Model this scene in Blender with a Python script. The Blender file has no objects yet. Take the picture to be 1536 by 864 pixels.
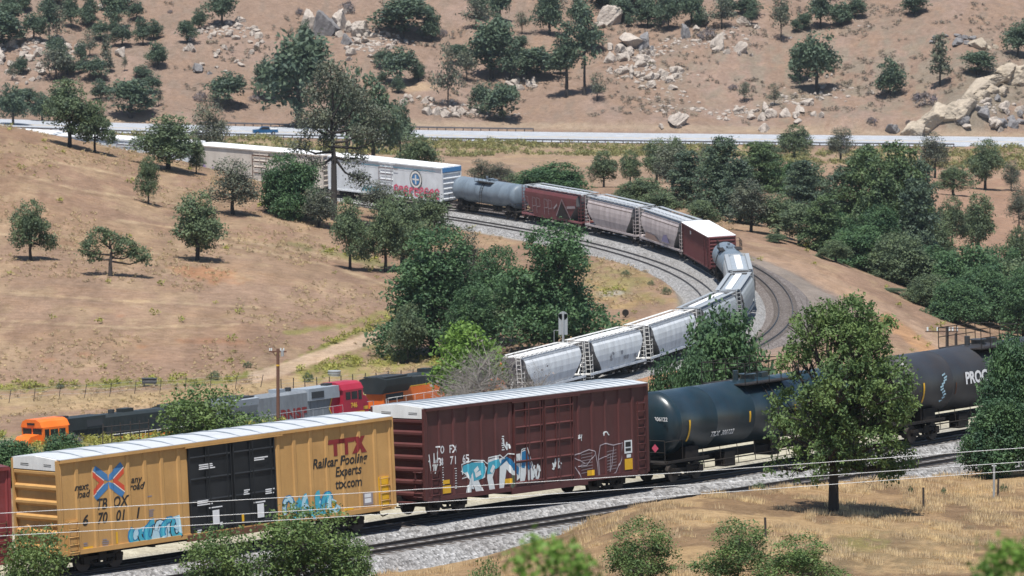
import bpy, math, random
import numpy as np
from mathutils import Vector, Matrix, Euler
scene = bpy.context.scene
C = scene.collection
R = math.radians
# ------------------------------------------------------------------ camera, sky, sun, exposure
F = 10500.0; HOR = -550.0; ZC = 90.0
PITCH = math.atan((432.0-HOR)/F)
cam_d = bpy.data.cameras.new('camera'); cam = bpy.data.objects.new('camera', cam_d); C.objects.link(cam)
cam.location = (0, 0, ZC); cam.rotation_euler = (math.pi/2-PITCH, 0, 0)
cam_d.sensor_width = 36.0; cam_d.lens = 36.0*F/1536.0
cam_d.clip_start = 1.0; cam_d.clip_end = 9000.0
cam_d.dof.use_dof = True; cam_d.dof.focus_distance = 330.0; cam_d.dof.aperture_fstop = 4.5
scene.camera = cam
TO_SUN = Vector((-0.07, -0.345, 0.935)).normalized()
sun_el = math.asin(TO_SUN.z); sun_az = math.atan2(TO_SUN.x, TO_SUN.y)
w = bpy.data.worlds.new('World'); scene.world = w; w.use_nodes = True
wt = w.node_tree; bg = wt.nodes['Background']
sky = wt.nodes.new('ShaderNodeTexSky'); sky.sky_type = 'NISHITA'; sky.sun_disc = False
sky.sun_elevation = sun_el; sky.sun_rotation = sun_az; sky.altitude = 1000; sky.dust_density = 0.6
wt.links.new(sky.outputs[0], bg.inputs[0]); bg.inputs[1].default_value = 0.085
sl = bpy.data.lights.new('sun', 'SUN'); so = bpy.data.objects.new('sun', sl); C.objects.link(so)
sl.energy = 4.6; sl.angle = R(0.5); sl.color = (1.0, 0.965, 0.91)
so.rotation_euler = TO_SUN.to_track_quat('Z', 'Y').to_euler(); so.location = (0, 300, 300)
vs = scene.view_settings; vs.view_transform = 'Standard'; vs.look = 'None'; vs.gamma = 1.0
vs.use_curve_mapping = False; vs.exposure = 0.50
scene.cycles.max_bounces = 6; scene.cycles.diffuse_bounces = 2; scene.cycles.transparent_max_bounces = 6
scene.cycles.volume_bounces = 0

# ------------------------------------------------------------------ helpers
cp, sp = math.cos(PITCH), math.sin(PITCH)
def at(px, py, D):
    a = (px-768)/F; b = -(py-432)/F
    dy = cp + b*sp; dz = -sp + b*cp
    return Vector((a*D/dy, D, ZC + dz*D/dy))
def proj(p):
    x, y, z = p[0], p[1], p[2]-ZC
    d = y*cp - z*sp; u = y*sp + z*cp
    return 768+F*x/d, 432-F*u/d
def tag(o, label=None, cat=None, group=None, kind=None):
    if label: o['label'] = label
    if cat: o['category'] = cat
    if group: o['group'] = group
    if kind: o['kind'] = kind
    return o
def empty(name, loc=(0,0,0), rot=(0,0,0)):
    o = bpy.data.objects.new(name, None); C.objects.link(o); o.location = loc; o.rotation_euler = rot
    o.empty_display_size = 0.3
    return o
def link(name, me, parent=None):
    o = bpy.data.objects.new(name, me); C.objects.link(o)
    if parent: o.parent = parent
    return o
def copy_tree(o, parent=None):
    c = o.copy(); C.objects.link(c)
    if parent: c.parent = parent
    for ch in [x for x in o.children]:
        copy_tree(ch, c)
    return c
def np_mesh(name, V, Fc, mats, smooth=False, mi=None):
    V = np.asarray(V, dtype=np.float32); Fc = np.asarray(Fc, dtype=np.int32)
    me = bpy.data.meshes.new(name)
    n, k = Fc.shape
    me.vertices.add(len(V)); me.vertices.foreach_set('co', V.ravel())
    me.loops.add(n*k); me.loops.foreach_set('vertex_index', Fc.ravel())
    me.polygons.add(n)
    me.polygons.foreach_set('loop_start', np.arange(n, dtype=np.int32)*k)
    me.polygons.foreach_set('loop_total', np.full(n, k, dtype=np.int32))
    if smooth: me.polygons.foreach_set('use_smooth', np.ones(n, dtype=bool))
    if mi is not None: me.polygons.foreach_set('material_index', np.asarray(mi, dtype=np.int32))
    for m in (mats if isinstance(mats, (list, tuple)) else [mats]): me.materials.append(m)
    me.update(calc_edges=True); me.validate()
    return me

class MB:
    def __init__(s): s.v = []; s.f = []; s.m = []; s.sm = []
    def add(s, vs_, fs_, m=0, sm=False):
        b = len(s.v); s.v += [tuple(v) for v in vs_]
        for f in fs_: s.f.append(tuple(b+i for i in f)); s.m.append(m); s.sm.append(sm)
    def box(s, x0, x1, y0, y1, z0, z1, m=0):
        s.add([(x0,y0,z0),(x1,y0,z0),(x1,y1,z0),(x0,y1,z0),(x0,y0,z1),(x1,y0,z1),(x1,y1,z1),(x0,y1,z1)],
              [(0,3,2,1),(4,5,6,7),(0,1,5,4),(1,2,6,5),(2,3,7,6),(3,0,4,7)], m)
    def tube(s, pts, r, n=6, m=0, sm=True, caps=True):
        pts = [Vector(p) for p in pts]; rs = r if isinstance(r, (list, tuple)) else [r]*len(pts)
        vs_ = []; fs_ = []
        for i, p in enumerate(pts):
            d = (pts[min(i+1, len(pts)-1)]-pts[max(i-1, 0)]).normalized()
            up = Vector((0,0,1)) if abs(d.z) < 0.9 else Vector((1,0,0))
            a = d.cross(up).normalized(); b = d.cross(a).normalized()
            for k in range(n):
                t = 2*math.pi*k/n
                vs_.append(p + (a*math.cos(t)+b*math.sin(t))*rs[i])
        for i in range(len(pts)-1):
            for k in range(n):
                k2 = (k+1) % n
                fs_.append((i*n+k, i*n+k2, (i+1)*n+k2, (i+1)*n+k))
        s.add(vs_, fs_, m, sm)
        if caps:
            s.add(vs_[:n], [tuple(range(n))], m); s.add(vs_[-n:], [tuple(range(n))[::-1]], m)
    def prism(s, prof, x0, x1, m=0, sm=False, caps=True):
        n = len(prof)
        vs_ = [(x0, y, z) for y, z in prof]+[(x1, y, z) for y, z in prof]
        s.add(vs_, [(i, (i+1) % n, n+(i+1) % n, n+i) for i in range(n)], m, sm)
        if caps: s.add(vs_, [tuple(range(n))[::-1], tuple(range(n, 2*n))], m)
    def lathe_x(s, prof, n=24, m=0, cz=0.0):       # prof: (x, r)
        vs_ = []; fs_ = []
        for x, r in prof:
            for k in range(n):
                t = 2*math.pi*k/n; vs_.append((x, r*math.cos(t), cz+r*math.sin(t)))
        for i in range(len(prof)-1):
            for k in range(n):
                k2 = (k+1) % n; fs_.append((i*n+k, i*n+k2, (i+1)*n+k2, (i+1)*n+k))
        s.add(vs_, fs_, m, True)
    def quad(s, a, b, c, d, m=0): s.add([a,b,c,d], [(0,1,2,3)], m)
    def build(s, name, mats, parent=None, bevel=0):
        me = bpy.data.meshes.new(name); me.from_pydata(s.v, [], s.f)
        for mt in (mats if isinstance(mats, (list, tuple)) else [mats]): me.materials.append(mt)
        me.polygons.foreach_set('material_index', s.m); me.polygons.foreach_set('use_smooth', s.sm)
        me.update(); me.validate()
        return link(name, me, parent)

# ------------------------------------------------------------------ materials
def nodes_of(m): return m.node_tree.nodes, m.node_tree.links
def new_mat(name):
    m = bpy.data.materials.new(name); m.use_nodes = True
    n, l = nodes_of(m); return m, n, l, n['Principled BSDF']
def mixc(n, l, fac, a, b, mode='MIX'):
    x = n.new('ShaderNodeMix'); x.data_type = 'RGBA'; x.blend_type = mode
    for sock, v in ((x.inputs[0], fac), (x.inputs[6], a), (x.inputs[7], b)):
        if isinstance(v, (int, float)): sock.default_value = v
        elif isinstance(v, (tuple, list)): sock.default_value = (*v[:3], 1)
        else: l.new(v, sock)
    return x.outputs[2]
def ramp(n, l, src, lo, hi, a=0.0, b=1.0):
    x = n.new('ShaderNodeMapRange'); l.new(src, x.inputs[0])
    x.inputs[1].default_value = lo; x.inputs[2].default_value = hi; x.inputs[3].default_value = a; x.inputs[4].default_value = b
    return x.outputs[0]
def noise(n, l, vec, scale, detail=4, rough=0.6, stretch=None):
    if stretch:
        mp = n.new('ShaderNodeMapping'); l.new(vec, mp.inputs[0]); mp.inputs['Scale'].default_value = stretch; vec = mp.outputs[0]
    x = n.new('ShaderNodeTexNoise'); l.new(vec, x.inputs['Vector'])
    x.inputs['Scale'].default_value = scale; x.inputs['Detail'].default_value = detail; x.inputs['Roughness'].default_value = rough
    return x.outputs[0]
def bump(n, l, bs, h, strength, dist):
    b = n.new('ShaderNodeBump'); b.inputs['Strength'].default_value = strength; b.inputs['Distance'].default_value = dist
    l.new(h, b.inputs['Height']); l.new(b.outputs[0], bs.inputs['Normal'])
MATS = {}
def paint(name, col, rough=0.45, grime=0.5, dirt=(0.05, 0.035, 0.025), streak=True, spec=0.35):
    if name in MATS: return MATS[name]
    m, n, l, b = new_mat(name); tc = n.new('ShaderNodeTexCoord').outputs['Object']
    f = noise(n, l, tc, 1.0, 6, 0.7, (2.2, 2.2, 0.35) if streak else None)
    g = noise(n, l, tc, 9.0, 4, 0.7)
    fac = ramp(n, l, f, 0.42, 0.78, 0.0, grime)
    c = mixc(n, l, fac, col, dirt)
    if streak:
        s2 = noise(n, l, tc, 1.0, 5, 0.75, (7.0, 7.0, 0.30)); c = mixc(n, l, ramp(n, l, s2, 0.56, 0.80, 0.0, 0.95*grime), c, dirt)
        s3 = noise(n, l, tc, 0.7, 3, 0.5); c = mixc(n, l, ramp(n, l, s3, 0.45, 0.75, 0.0, 0.4), c, tuple(min(1, x*1.35+0.02) for x in col))
    fac2 = ramp(n, l, g, 0.35, 0.75, 0.0, 0.35*grime+0.05)
    c = mixc(n, l, fac2, c, tuple(x*0.55+y*0.2 for x, y in zip(col, dirt)))
    l.new(c, b.inputs['Base Color']); b.inputs['Roughness'].default_value = rough
    b.inputs['Specular IOR Level'].default_value = spec
    bump(n, l, b, f, 0.25, 0.03)
    MATS[name] = m; return m
def plain(name, col, rough=0.6, metal=0.0):
    if name in MATS: return MATS[name]
    m, n, l, b = new_mat(name); tc = n.new('ShaderNodeTexCoord').outputs['Object']
    f = noise(n, l, tc, 6.0, 4)
    c = mixc(n, l, ramp(n, l, f, 0.3, 0.8, 0.0, 0.35), col, tuple(x*0.6 for x in col))
    l.new(c, b.inputs['Base Color']); b.inputs['Roughness'].default_value = rough; b.inputs['Metallic'].default_value = metal
    MATS[name] = m; return m

yellow_p = paint('yellow_paint', (0.50, 0.285, 0.10), 0.5, 0.35, (0.22, 0.11, 0.05))
maroon_p = paint('maroon_paint', (0.095, 0.030, 0.028), 0.5, 0.5, (0.04, 0.022, 0.02))
red_p = paint('red_boxcar_paint', (0.21, 0.035, 0.035), 0.5, 0.35)
farred_p = paint('faded_maroon_paint', (0.13, 0.035, 0.038), 0.6, 0.45)
rust_p = paint('rusty_sill_paint', (0.13, 0.055, 0.03), 0.7, 0.6)
door_black = paint('black_door_paint', (0.012, 0.014, 0.017), 0.45, 0.3, (0.03, 0.03, 0.03))
roof_white = paint('weathered_white_roof', (0.49, 0.51, 0.53), 0.55, 0.4, (0.30, 0.30, 0.30), streak=False)
roof_bright = paint('bright_white_roof', (0.8, 0.8, 0.8), 0.5, 0.1, (0.5, 0.5, 0.5), streak=False)
white_p = paint('white_panel_paint', (0.72, 0.71, 0.68), 0.5, 0.4, (0.3, 0.28, 0.25))
reefer_p = paint('dirty_white_side_paint', (0.66, 0.68, 0.70), 0.5, 0.35, (0.28, 0.29, 0.3))
cream_p = paint('cream_side_paint', (0.62, 0.55, 0.48), 0.55, 0.4, (0.35, 0.27, 0.22))
hop_pink = paint('dusty_hopper_paint', (0.50, 0.44, 0.43), 0.55, 0.75, (0.16, 0.12, 0.12))
hop_white = paint('pale_blue_grey_hopper_paint', (0.70, 0.73, 0.76), 0.5, 0.6, (0.24, 0.23, 0.22))
hop_grey = paint('grey_hopper_paint', (0.40, 0.43, 0.45), 0.5, 0.5, (0.14, 0.14, 0.15))
hatch_grey = paint('blue_grey_roof_paint', (0.30, 0.34, 0.38), 0.5, 0.4, (0.12, 0.12, 0.13), streak=False)
tank_black = paint('black_tank_paint', (0.009, 0.026, 0.036), 0.32, 0.5, (0.028, 0.022, 0.018), spec=0.6)
tank_brown = paint('oily_grey_tank_paint', (0.032, 0.034, 0.038), 0.42, 0.6, (0.05, 0.035, 0.028), spec=0.5)
tank_grey = paint('blue_grey_tank_paint', (0.16, 0.20, 0.24), 0.45, 0.5, (0.06, 0.07, 0.08))
under_p = paint('undercarriage_black', (0.016, 0.014, 0.013), 0.8, 0.5, (0.05, 0.035, 0.025), streak=False)
steel_p = plain('worn_wheel_steel', (0.06, 0.05, 0.045), 0.5, 0.4)
loco_silver = paint('silver_hood_paint', (0.20, 0.22, 0.24), 0.45, 0.5, (0.09, 0.09, 0.10))
loco_dark = paint('dark_green_hood_paint', (0.018, 0.026, 0.028), 0.5, 0.4, (0.04, 0.035, 0.03))
loco_red = paint('red_cab_paint', (0.36, 0.022, 0.045), 0.4, 0.25, (0.12, 0.02, 0.03))
loco_orange = paint('orange_cab_paint', (0.78, 0.16, 0.018), 0.4, 0.2, (0.3, 0.08, 0.02))
loco_yellow = paint('yellow_stripe_paint', (0.72, 0.42, 0.04), 0.45, 0.2)
grille_p = plain('radiator_grille_dark', (0.03, 0.035, 0.04), 0.7)
glass_p = plain('dark_cab_glass', (0.015, 0.02, 0.025), 0.08)
let_black = plain('black_lettering', (0.02, 0.018, 0.016), 0.6)
let_white = plain('white_lettering', (0.72, 0.72, 0.72), 0.6)
let_maroon = plain('dark_red_lettering', (0.22, 0.02, 0.02), 0.6)
let_yellow = plain('yellow_lettering', (0.75, 0.45, 0.05), 0.6)
let_blue = plain('blue_marking', (0.06, 0.20, 0.42), 0.6)
let_navy = plain('navy_marking', (0.02, 0.07, 0.22), 0.6)
let_red = plain('red_marking', (0.62, 0.08, 0.035), 0.6)
reflect_y = plain('yellow_reflector', (0.75, 0.42, 0.02), 0.4)
graf_teal = plain('teal_spray_paint', (0.06, 0.38, 0.50), 0.5)
graf_blue = plain('blue_spray_paint', (0.015, 0.17, 0.36), 0.5)
graf_pale = plain('pale_blue_spray_paint', (0.42, 0.62, 0.70), 0.5)
graf_white = plain('white_spray_paint', (0.72, 0.75, 0.74), 0.5)
graf_grey = plain('grey_spray_paint', (0.27, 0.23, 0.24), 0.5)
graf_pink = plain('pink_spray_paint', (0.62, 0.10, 0.17), 0.5)
wood_p = plain('weathered_wood', (0.10, 0.065, 0.045), 0.85)
pole_p = plain('brown_pole_wood', (0.14, 0.07, 0.045), 0.85)
post_p = plain('dark_fence_post', (0.05, 0.04, 0.035), 0.85)
galv_p = plain('galvanised_steel', (0.42, 0.44, 0.45), 0.45, 0.3)
wire_p = plain('bright_aluminium_wire', (0.75, 0.76, 0.76), 0.4)
insul_p = plain('glass_insulators', (0.75, 0.80, 0.80), 0.2)

def text(s, size, mat, parent, loc, rz=0.0, tilt=0.0, shear=0.0, bold=0.0, name='lettering', align='CENTER', sx=1.0, depth=0.004, spacing=1.0):
    cu = bpy.data.curves.new('t', 'FONT'); cu.body = s; cu.size = size; cu.shear = shear; cu.offset = bold
    cu.align_x = align; cu.align_y = 'CENTER'; cu.extrude = depth; cu.space_character = spacing; cu.resolution_u = 3
    t = bpy.data.objects.new('t', cu); C.objects.link(t)
    bpy.context.view_layer.update()
    dg = bpy.context.evaluated_depsgraph_get()
    me = bpy.data.meshes.new_from_object(t.evaluated_get(dg)); me.name = name
    bpy.data.objects.remove(t); bpy.data.curves.remove(cu)
    me.materials.clear(); me.materials.append(mat)
    o = link(name, me, parent)
    o.location = loc; o.rotation_euler = Euler((math.pi/2+tilt, 0, rz), 'XYZ'); o.scale = (sx, 1, 1)
    return o
def conform(root, L, ribs, h, door, names=('lettering', 'graffiti', 'cross_emblem', 'dark_red_logo', 'stencils', 'white_tags', 'faint_outline_graffiti', 'reflective_strip', 'yellow_reflective_strip')):
    # paint follows the ribbed sheet: cut each marking at the rib edges and press it on the surface
    import bmesh
    pitch = L/ribs; d0, d1 = -L/2+L*door[0], -L/2+L*door[1]; ks = [(-L/2, -h)]
    for i in range(ribs+1):
        x = -L/2+i*pitch
        if d0-0.05 < x < d1+0.05: continue
        wd = 0.10 if 0 < i < ribs else 0.05; x = min(max(x, -L/2+0.06), L/2-0.06)
        ks += [(x-wd-0.03, -h+0.053), (x-wd+0.03, -h), (x+wd-0.03, -h), (x+wd+0.03, -h+0.053)]
    ks += [(d0-0.001, -h+0.053), (d0+0.001, -h+0.003), (d1-0.001, -h+0.003), (d1+0.001, -h+0.053)]; ks.sort()
    kx = [k[0] for k in ks]; ky = [k[1] for k in ks]
    for o in list(root.children):
        if o.type != 'MESH' or o.name.split('.')[0] not in names: continue
        me = o.data; me.transform(o.matrix_basis); o.matrix_basis = Matrix.Identity(4)
        ys = [v.co.y for v in me.vertices]; xs = [v.co.x for v in me.vertices]
        if not ys or min(ys) < -h-0.07 or min(xs) < -L/2+0.02 or max(xs) > L/2-0.02: continue
        bm = bmesh.new(); bm.from_mesh(me)
        for x in kx:
            if min(xs) < x < max(xs):
                bmesh.ops.bisect_plane(bm, geom=bm.verts[:]+bm.edges[:]+bm.faces[:], plane_co=(x, 0, 0), plane_no=(1, 0, 0), dist=1e-5)
        for v in bm.verts: v.co.y = float(np.interp(v.co.x, kx, ky))-0.004+(v.co.y+h+0.014)*0.6-0.004
        bm.to_mesh(me); bm.free(); me.update()
def ribbon(mb, pts, wd, y, m=0):                   # painted stroke on a side wall: pts (x, z)
    L = []
    for i, (x, z) in enumerate(pts):
        a = pts[max(i-1, 0)]; b = pts[min(i+1, len(pts)-1)]
        dx, dz = b[0]-a[0], b[1]-a[1]; q = math.hypot(dx, dz) or 1
        nx, nz = -dz/q*wd/2, dx/q*wd/2
        L.append(((x+nx, y, z+nz), (x-nx, y, z-nz)))
    for i in range(len(L)-1):
        mb.quad(L[i][0], L[i+1][0], L[i+1][1], L[i][1], m)
def poly(mb, pts, y, m=0): mb.add([(x, y, z) for x, z in pts], [tuple(range(len(pts)))], m)
# ------------------------------------------------------------------ track centre lines (x, y, z of the rail top)
def P(px, D, h): return ((px-768)/F*D, D, ZC-h)
def catmull(pts, step=1.0):
    pts = [np.array(p, float) for p in pts]
    pts = [2*pts[0]-pts[1]]+pts+[2*pts[-1]-pts[-2]]
    out = []
    for i in range(1, len(pts)-2):
        p0, p1, p2, p3 = pts[i-1:i+3]
        n = max(2, int(np.linalg.norm(p2-p1)/step))
        for k in range(n):
            t = k/n
            out.append(0.5*((2*p1)+(-p0+p2)*t+(2*p0-5*p1+4*p2-p3)*t*t+(-p0+3*p1-3*p2+p3)*t**3))
    out.append(pts[-2]); return np.array(out)
def smooth_path(a, k=9, it=3):
    for _ in range(it):
        b = a.copy()
        for j in range(-k, k+1): pass
        pad = np.concatenate([a[:1]+(a[:1]-a[1:k+1][::-1]), a, a[-1:]+(a[-1:]-a[-k-1:-1][::-1])])
        ker = np.ones(2*k+1)/(2*k+1)
        for c in range(3): b[:, c] = np.convolve(pad[:, c], ker, 'valid')
        a = b
    return a
def offset(a, d):                                  # d > 0: left of the travel direction
    t = np.gradient(a[:, :2], axis=0); t /= np.linalg.norm(t, axis=1)[:, None]
    b = a.copy(); b[:, 0] += -t[:, 1]*d; b[:, 1] += t[:, 0]*d; return b
NEAR = [((-36.6, 280.5, 39.9), (-22.1, 293.3, 39.9)), ((-20.0, 295.3, 39.88), (-6.2, 308.0, 39.42)),
        ((-4.92, 309.2, 39.15), (5.08, 321.5, 39.33)), ((5.95, 322.6, 39.33), (16.6, 336.0, 39.3)), ((17.9, 337.7, 39.25), (28.5, 351.2, 39.2))]
npts = [(-75, 247, ZC-40.2), (-55, 264.5, ZC-40.1)] + [(x, y, ZC-h) for c in NEAR for (x, y, h) in c] + [(45, 373, ZC-39.2), (70, 405, ZC-39.2)]
pathN = smooth_path(catmull(npts, 1.0), 9, 2)
pathN2 = offset(pathN, -5.0)
FAR = [(-78.5, 926.3, 69.8), (-59.5, 915.3, 70.3), (-58.5, 914.8, 70.4), (-40.5, 902.2, 70.6), (-39.6, 901.5, 70.7), (-23.0, 887.3, 71.0), (-22.0, 886.3, 71.0),
       (-7.46, 870, 71.3), (-6.6, 868.8, 71.4), (1.8, 854.6, 71.5), (2.52, 853.5, 71.5), (9.75, 839, 71.6), (10.15, 838.1, 71.6), (16.07, 823, 71.8),
       (16.45, 822.2, 71.8), (21.1, 806, 72.1), (21.35, 805.1, 72.1), (23.95, 788.5, 72.4), (24.15, 787.3, 72.5), (24.9, 771, 72.6), (25.0, 769.5, 72.6),
       (24.9, 752.5, 72.9), (24.8, 751.2, 73.0), (22.9, 733.5, 73.3), (22.6, 732.3, 73.3), (18.3, 717, 73.6), (17.93, 715.8, 73.6), (12.6, 700.2, 73.7),
       (12.2, 699, 73.7), (6.38, 683.8, 73.6), (5.98, 682.6, 73.6), (-0.32, 667.5, 73.6), (-0.76, 666, 73.6), (-13.2, 647.8, 73.6), (-13.5, 647.2, 73.6),
       (-27.0, 629.5, 73.6), (-27.6, 628.8, 73.6), (-43.9, 613.6, 73.9)]
FARC = [(FAR[i], FAR[i+1]) for i in range(0, len(FAR), 2)]
mpts = [(-135, 952, ZC-68.5), (-98, 936.5, ZC-69.4)]+[(x, y, ZC-h) for x, y, h in FAR]+[(-66, 600, ZC-74.2), (-100, 582, ZC-74.6)]
pathM = smooth_path(catmull(mpts, 2.0), 6, 2)
def ss_(x): return x*x*(3-2*x)
def sub(path, y0, y1):
    m = (path[:, 1] >= y0) & (path[:, 1] <= y1); return path[m]
pathI = offset(pathM, 1.0)*0; pathI = offset(pathM, -5.0); _k = ss_(np.clip((pathM[:, 1]-765)/70, 0, 1))[:, None]; pathI = offset(pathM, -3.0)*(1-_k)+pathI*_k; pathI[:, 2] -= 0.30          # inner track (right of travel = inside of the loop)
pathI = pathI[(pathI[:, 1] > 752)]
pathO = offset(pathM, 5.0); pathO[:, 2] -= 0.1            # outer track, bends away from the train at the bottom
pathO = pathO[(pathO[:, 1] > 640)]

hwp = [(-500, 168, 1500), (-200, 178, 1500), (60, 189, 1500), (250, 197, 1500), (400, 200.5, 1500), (600, 203, 1500), (1000, 208, 1500), (1536, 213, 1500), (1900, 217, 1500), (2300, 221, 1500)]
pathH = smooth_path(catmull([tuple(at(*p)) for p in hwp], 6.0), 8, 2)

# ------------------------------------------------------------------ terrain
def hp(px, py, D): return (px, D, (py-HOR)/F*D)
ctrl = [(p, 60, 14) for p in (-800, 768, 2300)] + [(p, 140, 27.5) for p in (-800, 768, 2300)] + [(p, 210, 33.5) for p in (-800, 400, 1100, 2300)]
ctrl += [(-400, 270, 40.6), (0, 283, 40.3), (350, 286, 40.0), (540, 287, 39.5), hp(768, 872, 279), hp(1000, 874, 268), hp(1240, 870, 270), hp(1536, 868, 276), hp(1240, 770, 303),
         hp(1536, 722, 320), hp(960, 772, 300), (1050, 312, 38.45), (1150, 314.5, 38.4), (1250, 318, 38.55), (1340, 322, 38.9), (1440, 329, 39.5), (1536, 336, 39.5), (700, 295, 39.5), (850, 300, 38.9), (1800, 330, 39.2), (2200, 380, 39.5)]
ctrl += [(-400, 280, 40.6), (56, 305, 40.3), (300, 312, 40.2), (600, 322, 39.9), (934, 334, 39.9), (1280, 349, 39.8), (1536, 360, 39.8), (1900, 390, 40)]
for p in (-700, -200, 300, 768, 1200, 1600, 2300):
    ctrl += [(p, 385, 47.5), (p, 430, 55), (p, 500, 64)]
ctrl += [(p, 585, h) for p, h in ((-600, 71), (-200, 71), (100, 70.6), (300, 70.3), (500, 70), (768, 69.5), (1000, 69), (1250, 71), (1600, 76), (2200, 82))]
ctrl += [hp(0, 690, 596), hp(50, 683, 601), hp(110, 668, 606), hp(300, 655, 614), hp(480, 634, 624), hp(600, 625, 634), (760, 640, 69.3), (1030, 645, 69.0), (940, 665, 71.2), (1080, 690, 71.5), (1130, 720, 72.2)]
ctrl += [(100, 655, 73.4), (400, 670, 73.0), (650, 690, 73.3), hp(0, 585, 680), hp(300, 580, 678), hp(500, 555, 695), hp(600, 500, 730), hp(100, 500, 713), hp(400, 480, 728), hp(100, 400, 762),
         hp(400, 400, 775), hp(100, 300, 812), hp(250, 320, 828), hp(0, 300, 805), hp(-250, 300, 800), hp(-250, 170, 880), hp(0, 188, 874), hp(100, 213, 872), hp(200, 238, 868), hp(300, 259, 868), hp(420, 300, 850), hp(-500, 200, 870), hp(-500, 420, 740),
         (0, 960, 71.5), (200, 950, 71.3), (-300, 960, 70), (400, 925, 71.8), hp(550, 400, 798), hp(500, 330, 842), hp(760, 400, 801), hp(900, 400, 801), hp(760, 480, 740), hp(900, 480, 740), hp(820, 530, 705), hp(1000, 440, 770)]
ctrl += [(1250, 761, 73.0), (1200, 840, 74.5), (1150, 900, 75.5), (1000, 920, 75), (1420, 715, 74.2), (1300, 735, 73.4), (1350, 800, 77.5), (1500, 760, 79), (1450, 900, 84), (1300, 900, 79), (1700, 800, 84), (2200, 800, 88),
         hp(1450, 380, 1000), hp(1200, 300, 955), hp(1450, 300, 1150), hp(1200, 255, 1240), (1000, 1020, 80), (850, 985, 77.5), (600, 985, 76.5), (300, 1050, 79), (0, 1080, 80), (-400, 1080, 79), (2200, 1100, 95)]
ctrl += [(p, 1250, h) for p, h in ((-600, 90), (0, 92), (400, 93), (800, 94.5), (1600, 98), (2300, 102))]
for px, y0 in ((-600, 165), (-200, 179), (60, 189), (400, 201), (768, 205), (1100, 209), (1536, 213), (2200, 220)):
    ctrl += [hp(px, y0, 1478), hp(px, y0, 1522), hp(px, y0-17, 1532)]
    ctrl += [hp(px, 100, 1566), hp(px, 10, 1606), (px, 1700, 68), (px, 1900, 38), (px, 2200, 5), (px, 2700, -60), (px, 3600, -120)]
ctrl += [hp(1460, 110, 1540), hp(1536, 90, 1545), hp(1400, 160, 1533)]
ctrl = np.array(ctrl, float)
def uv(px, D): return np.stack([np.asarray(px)/420.0, np.log(np.asarray(D))*7.0], -1)
def ker(r2): return np.where(r2 < 1e-12, 0.0, 0.5*r2*np.log(np.maximum(r2, 1e-12)))
_c = uv(ctrl[:, 0], ctrl[:, 1]); n_ = len(_c)
_K = ker(((_c[:, None]-_c[None])**2).sum(-1)) + np.eye(n_)*0.02
_Pm = np.hstack([np.ones((n_, 1)), _c]); _A = np.block([[_K, _Pm], [_Pm.T, np.zeros((3, 3))]])
_wt = np.linalg.solve(_A, np.concatenate([ctrl[:, 2]/ctrl[:, 1]*100, np.zeros(3)]))
def tps(px, D):
    q = uv(px, D); sh = q.shape[:-1]; q = q.reshape(-1, 2); out = np.empty(len(q))
    for i in range(0, len(q), 20000):
        s = q[i:i+20000]; k = ker(((s[:, None]-_c[None])**2).sum(-1))
        out[i:i+20000] = k@_wt[:n_]+_wt[n_]+s@_wt[n_+1:]
    return out.reshape(sh)*np.asarray(D)/100
def vnoise(x, y, seed=0):
    xi = np.floor(x).astype(int); yi = np.floor(y).astype(int); fx = x-xi; fy = y-yi
    fx = fx*fx*(3-2*fx); fy = fy*fy*(3-2*fy)
    def h(a, b):
        v = np.sin(a*127.1+b*311.7+seed*74.7)*43758.5453; return v-np.floor(v)
    return (h(xi, yi)*(1-fx)+h(xi+1, yi)*fx)*(1-fy)+(h(xi, yi+1)*(1-fx)+h(xi+1, yi+1)*fx)*fy
def fbm(x, y, o=4, seed=0):
    s = 0; a = 0.5; t = 0
    for i in range(o):
        s = s+a*vnoise(x, y, seed+i); t += a; x = x*2.03+17; y = y*2.03+5; a *= 0.55
    return s/t
def rng(a, b, s): return list(np.arange(a, b, s))
Ds = np.array(rng(60, 200, 10)+rng(200, 262, 2.5)+rng(262, 348, 0.6)+rng(348, 600, 5)+rng(600, 905, 1.2)+rng(905, 1470, 7)+rng(1470, 1660, 1.7)+rng(1660, 2000, 10)+rng(2000, 3700, 80))
pxs = np.array(rng(-1000, -60, 30)+rng(-60, 1600, 4)+rng(1600, 2560, 30))
G_px, G_D = np.meshgrid(pxs, Ds)
G_h = tps(G_px, G_D)
GX = (G_px-768)/F*G_D; GY = G_D; GZ = ZC-G_h
amp = np.interp(G_D, [200, 300, 350, 600, 900, 1500, 1540, 1700], [0.3, 0.25, 0.4, 0.5, 0.7, 1.0, 2.6, 6])
GZ = GZ + (fbm(GX/14, GY/18, 4, 3)-0.5)*amp + (fbm(GX/2.2, GY/2.6, 3, 9)-0.5)*np.interp(G_D, [200, 350, 900, 1520, 1560], [0.22, 0.25, 0.3, 0.4, 1.1])
def near_dist(path, X, Y):
    best = np.full(X.shape, 1e9); bz = np.zeros(X.shape)
    pts = path if len(path) < 260 else path[::2]
    lo = pts[:, 1].min()-30; hi = pts[:, 1].max()+30
    m = (Y > lo) & (Y < hi); xs = X[m]; ys = Y[m]; b = np.full(xs.shape, 1e9); z = np.zeros(xs.shape)
    for i in range(len(pts)-1):
        ax, ay, az = pts[i]; bx, by, bz_ = pts[i+1]; dx, dy = bx-ax, by-ay
        t = np.clip(((xs-ax)*dx+(ys-ay)*dy)/(dx*dx+dy*dy+1e-9), 0, 1)
        d = np.hypot(xs-ax-t*dx, ys-ay-t*dy); k = d < b
        b[k] = d[k]; z[k] = (az+t*(bz_-az))[k]
    best[m] = b; bz[m] = z
    return best, bz
def ss(x): x = np.clip(x, 0, 1); return x*x*(3-2*x)
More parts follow.
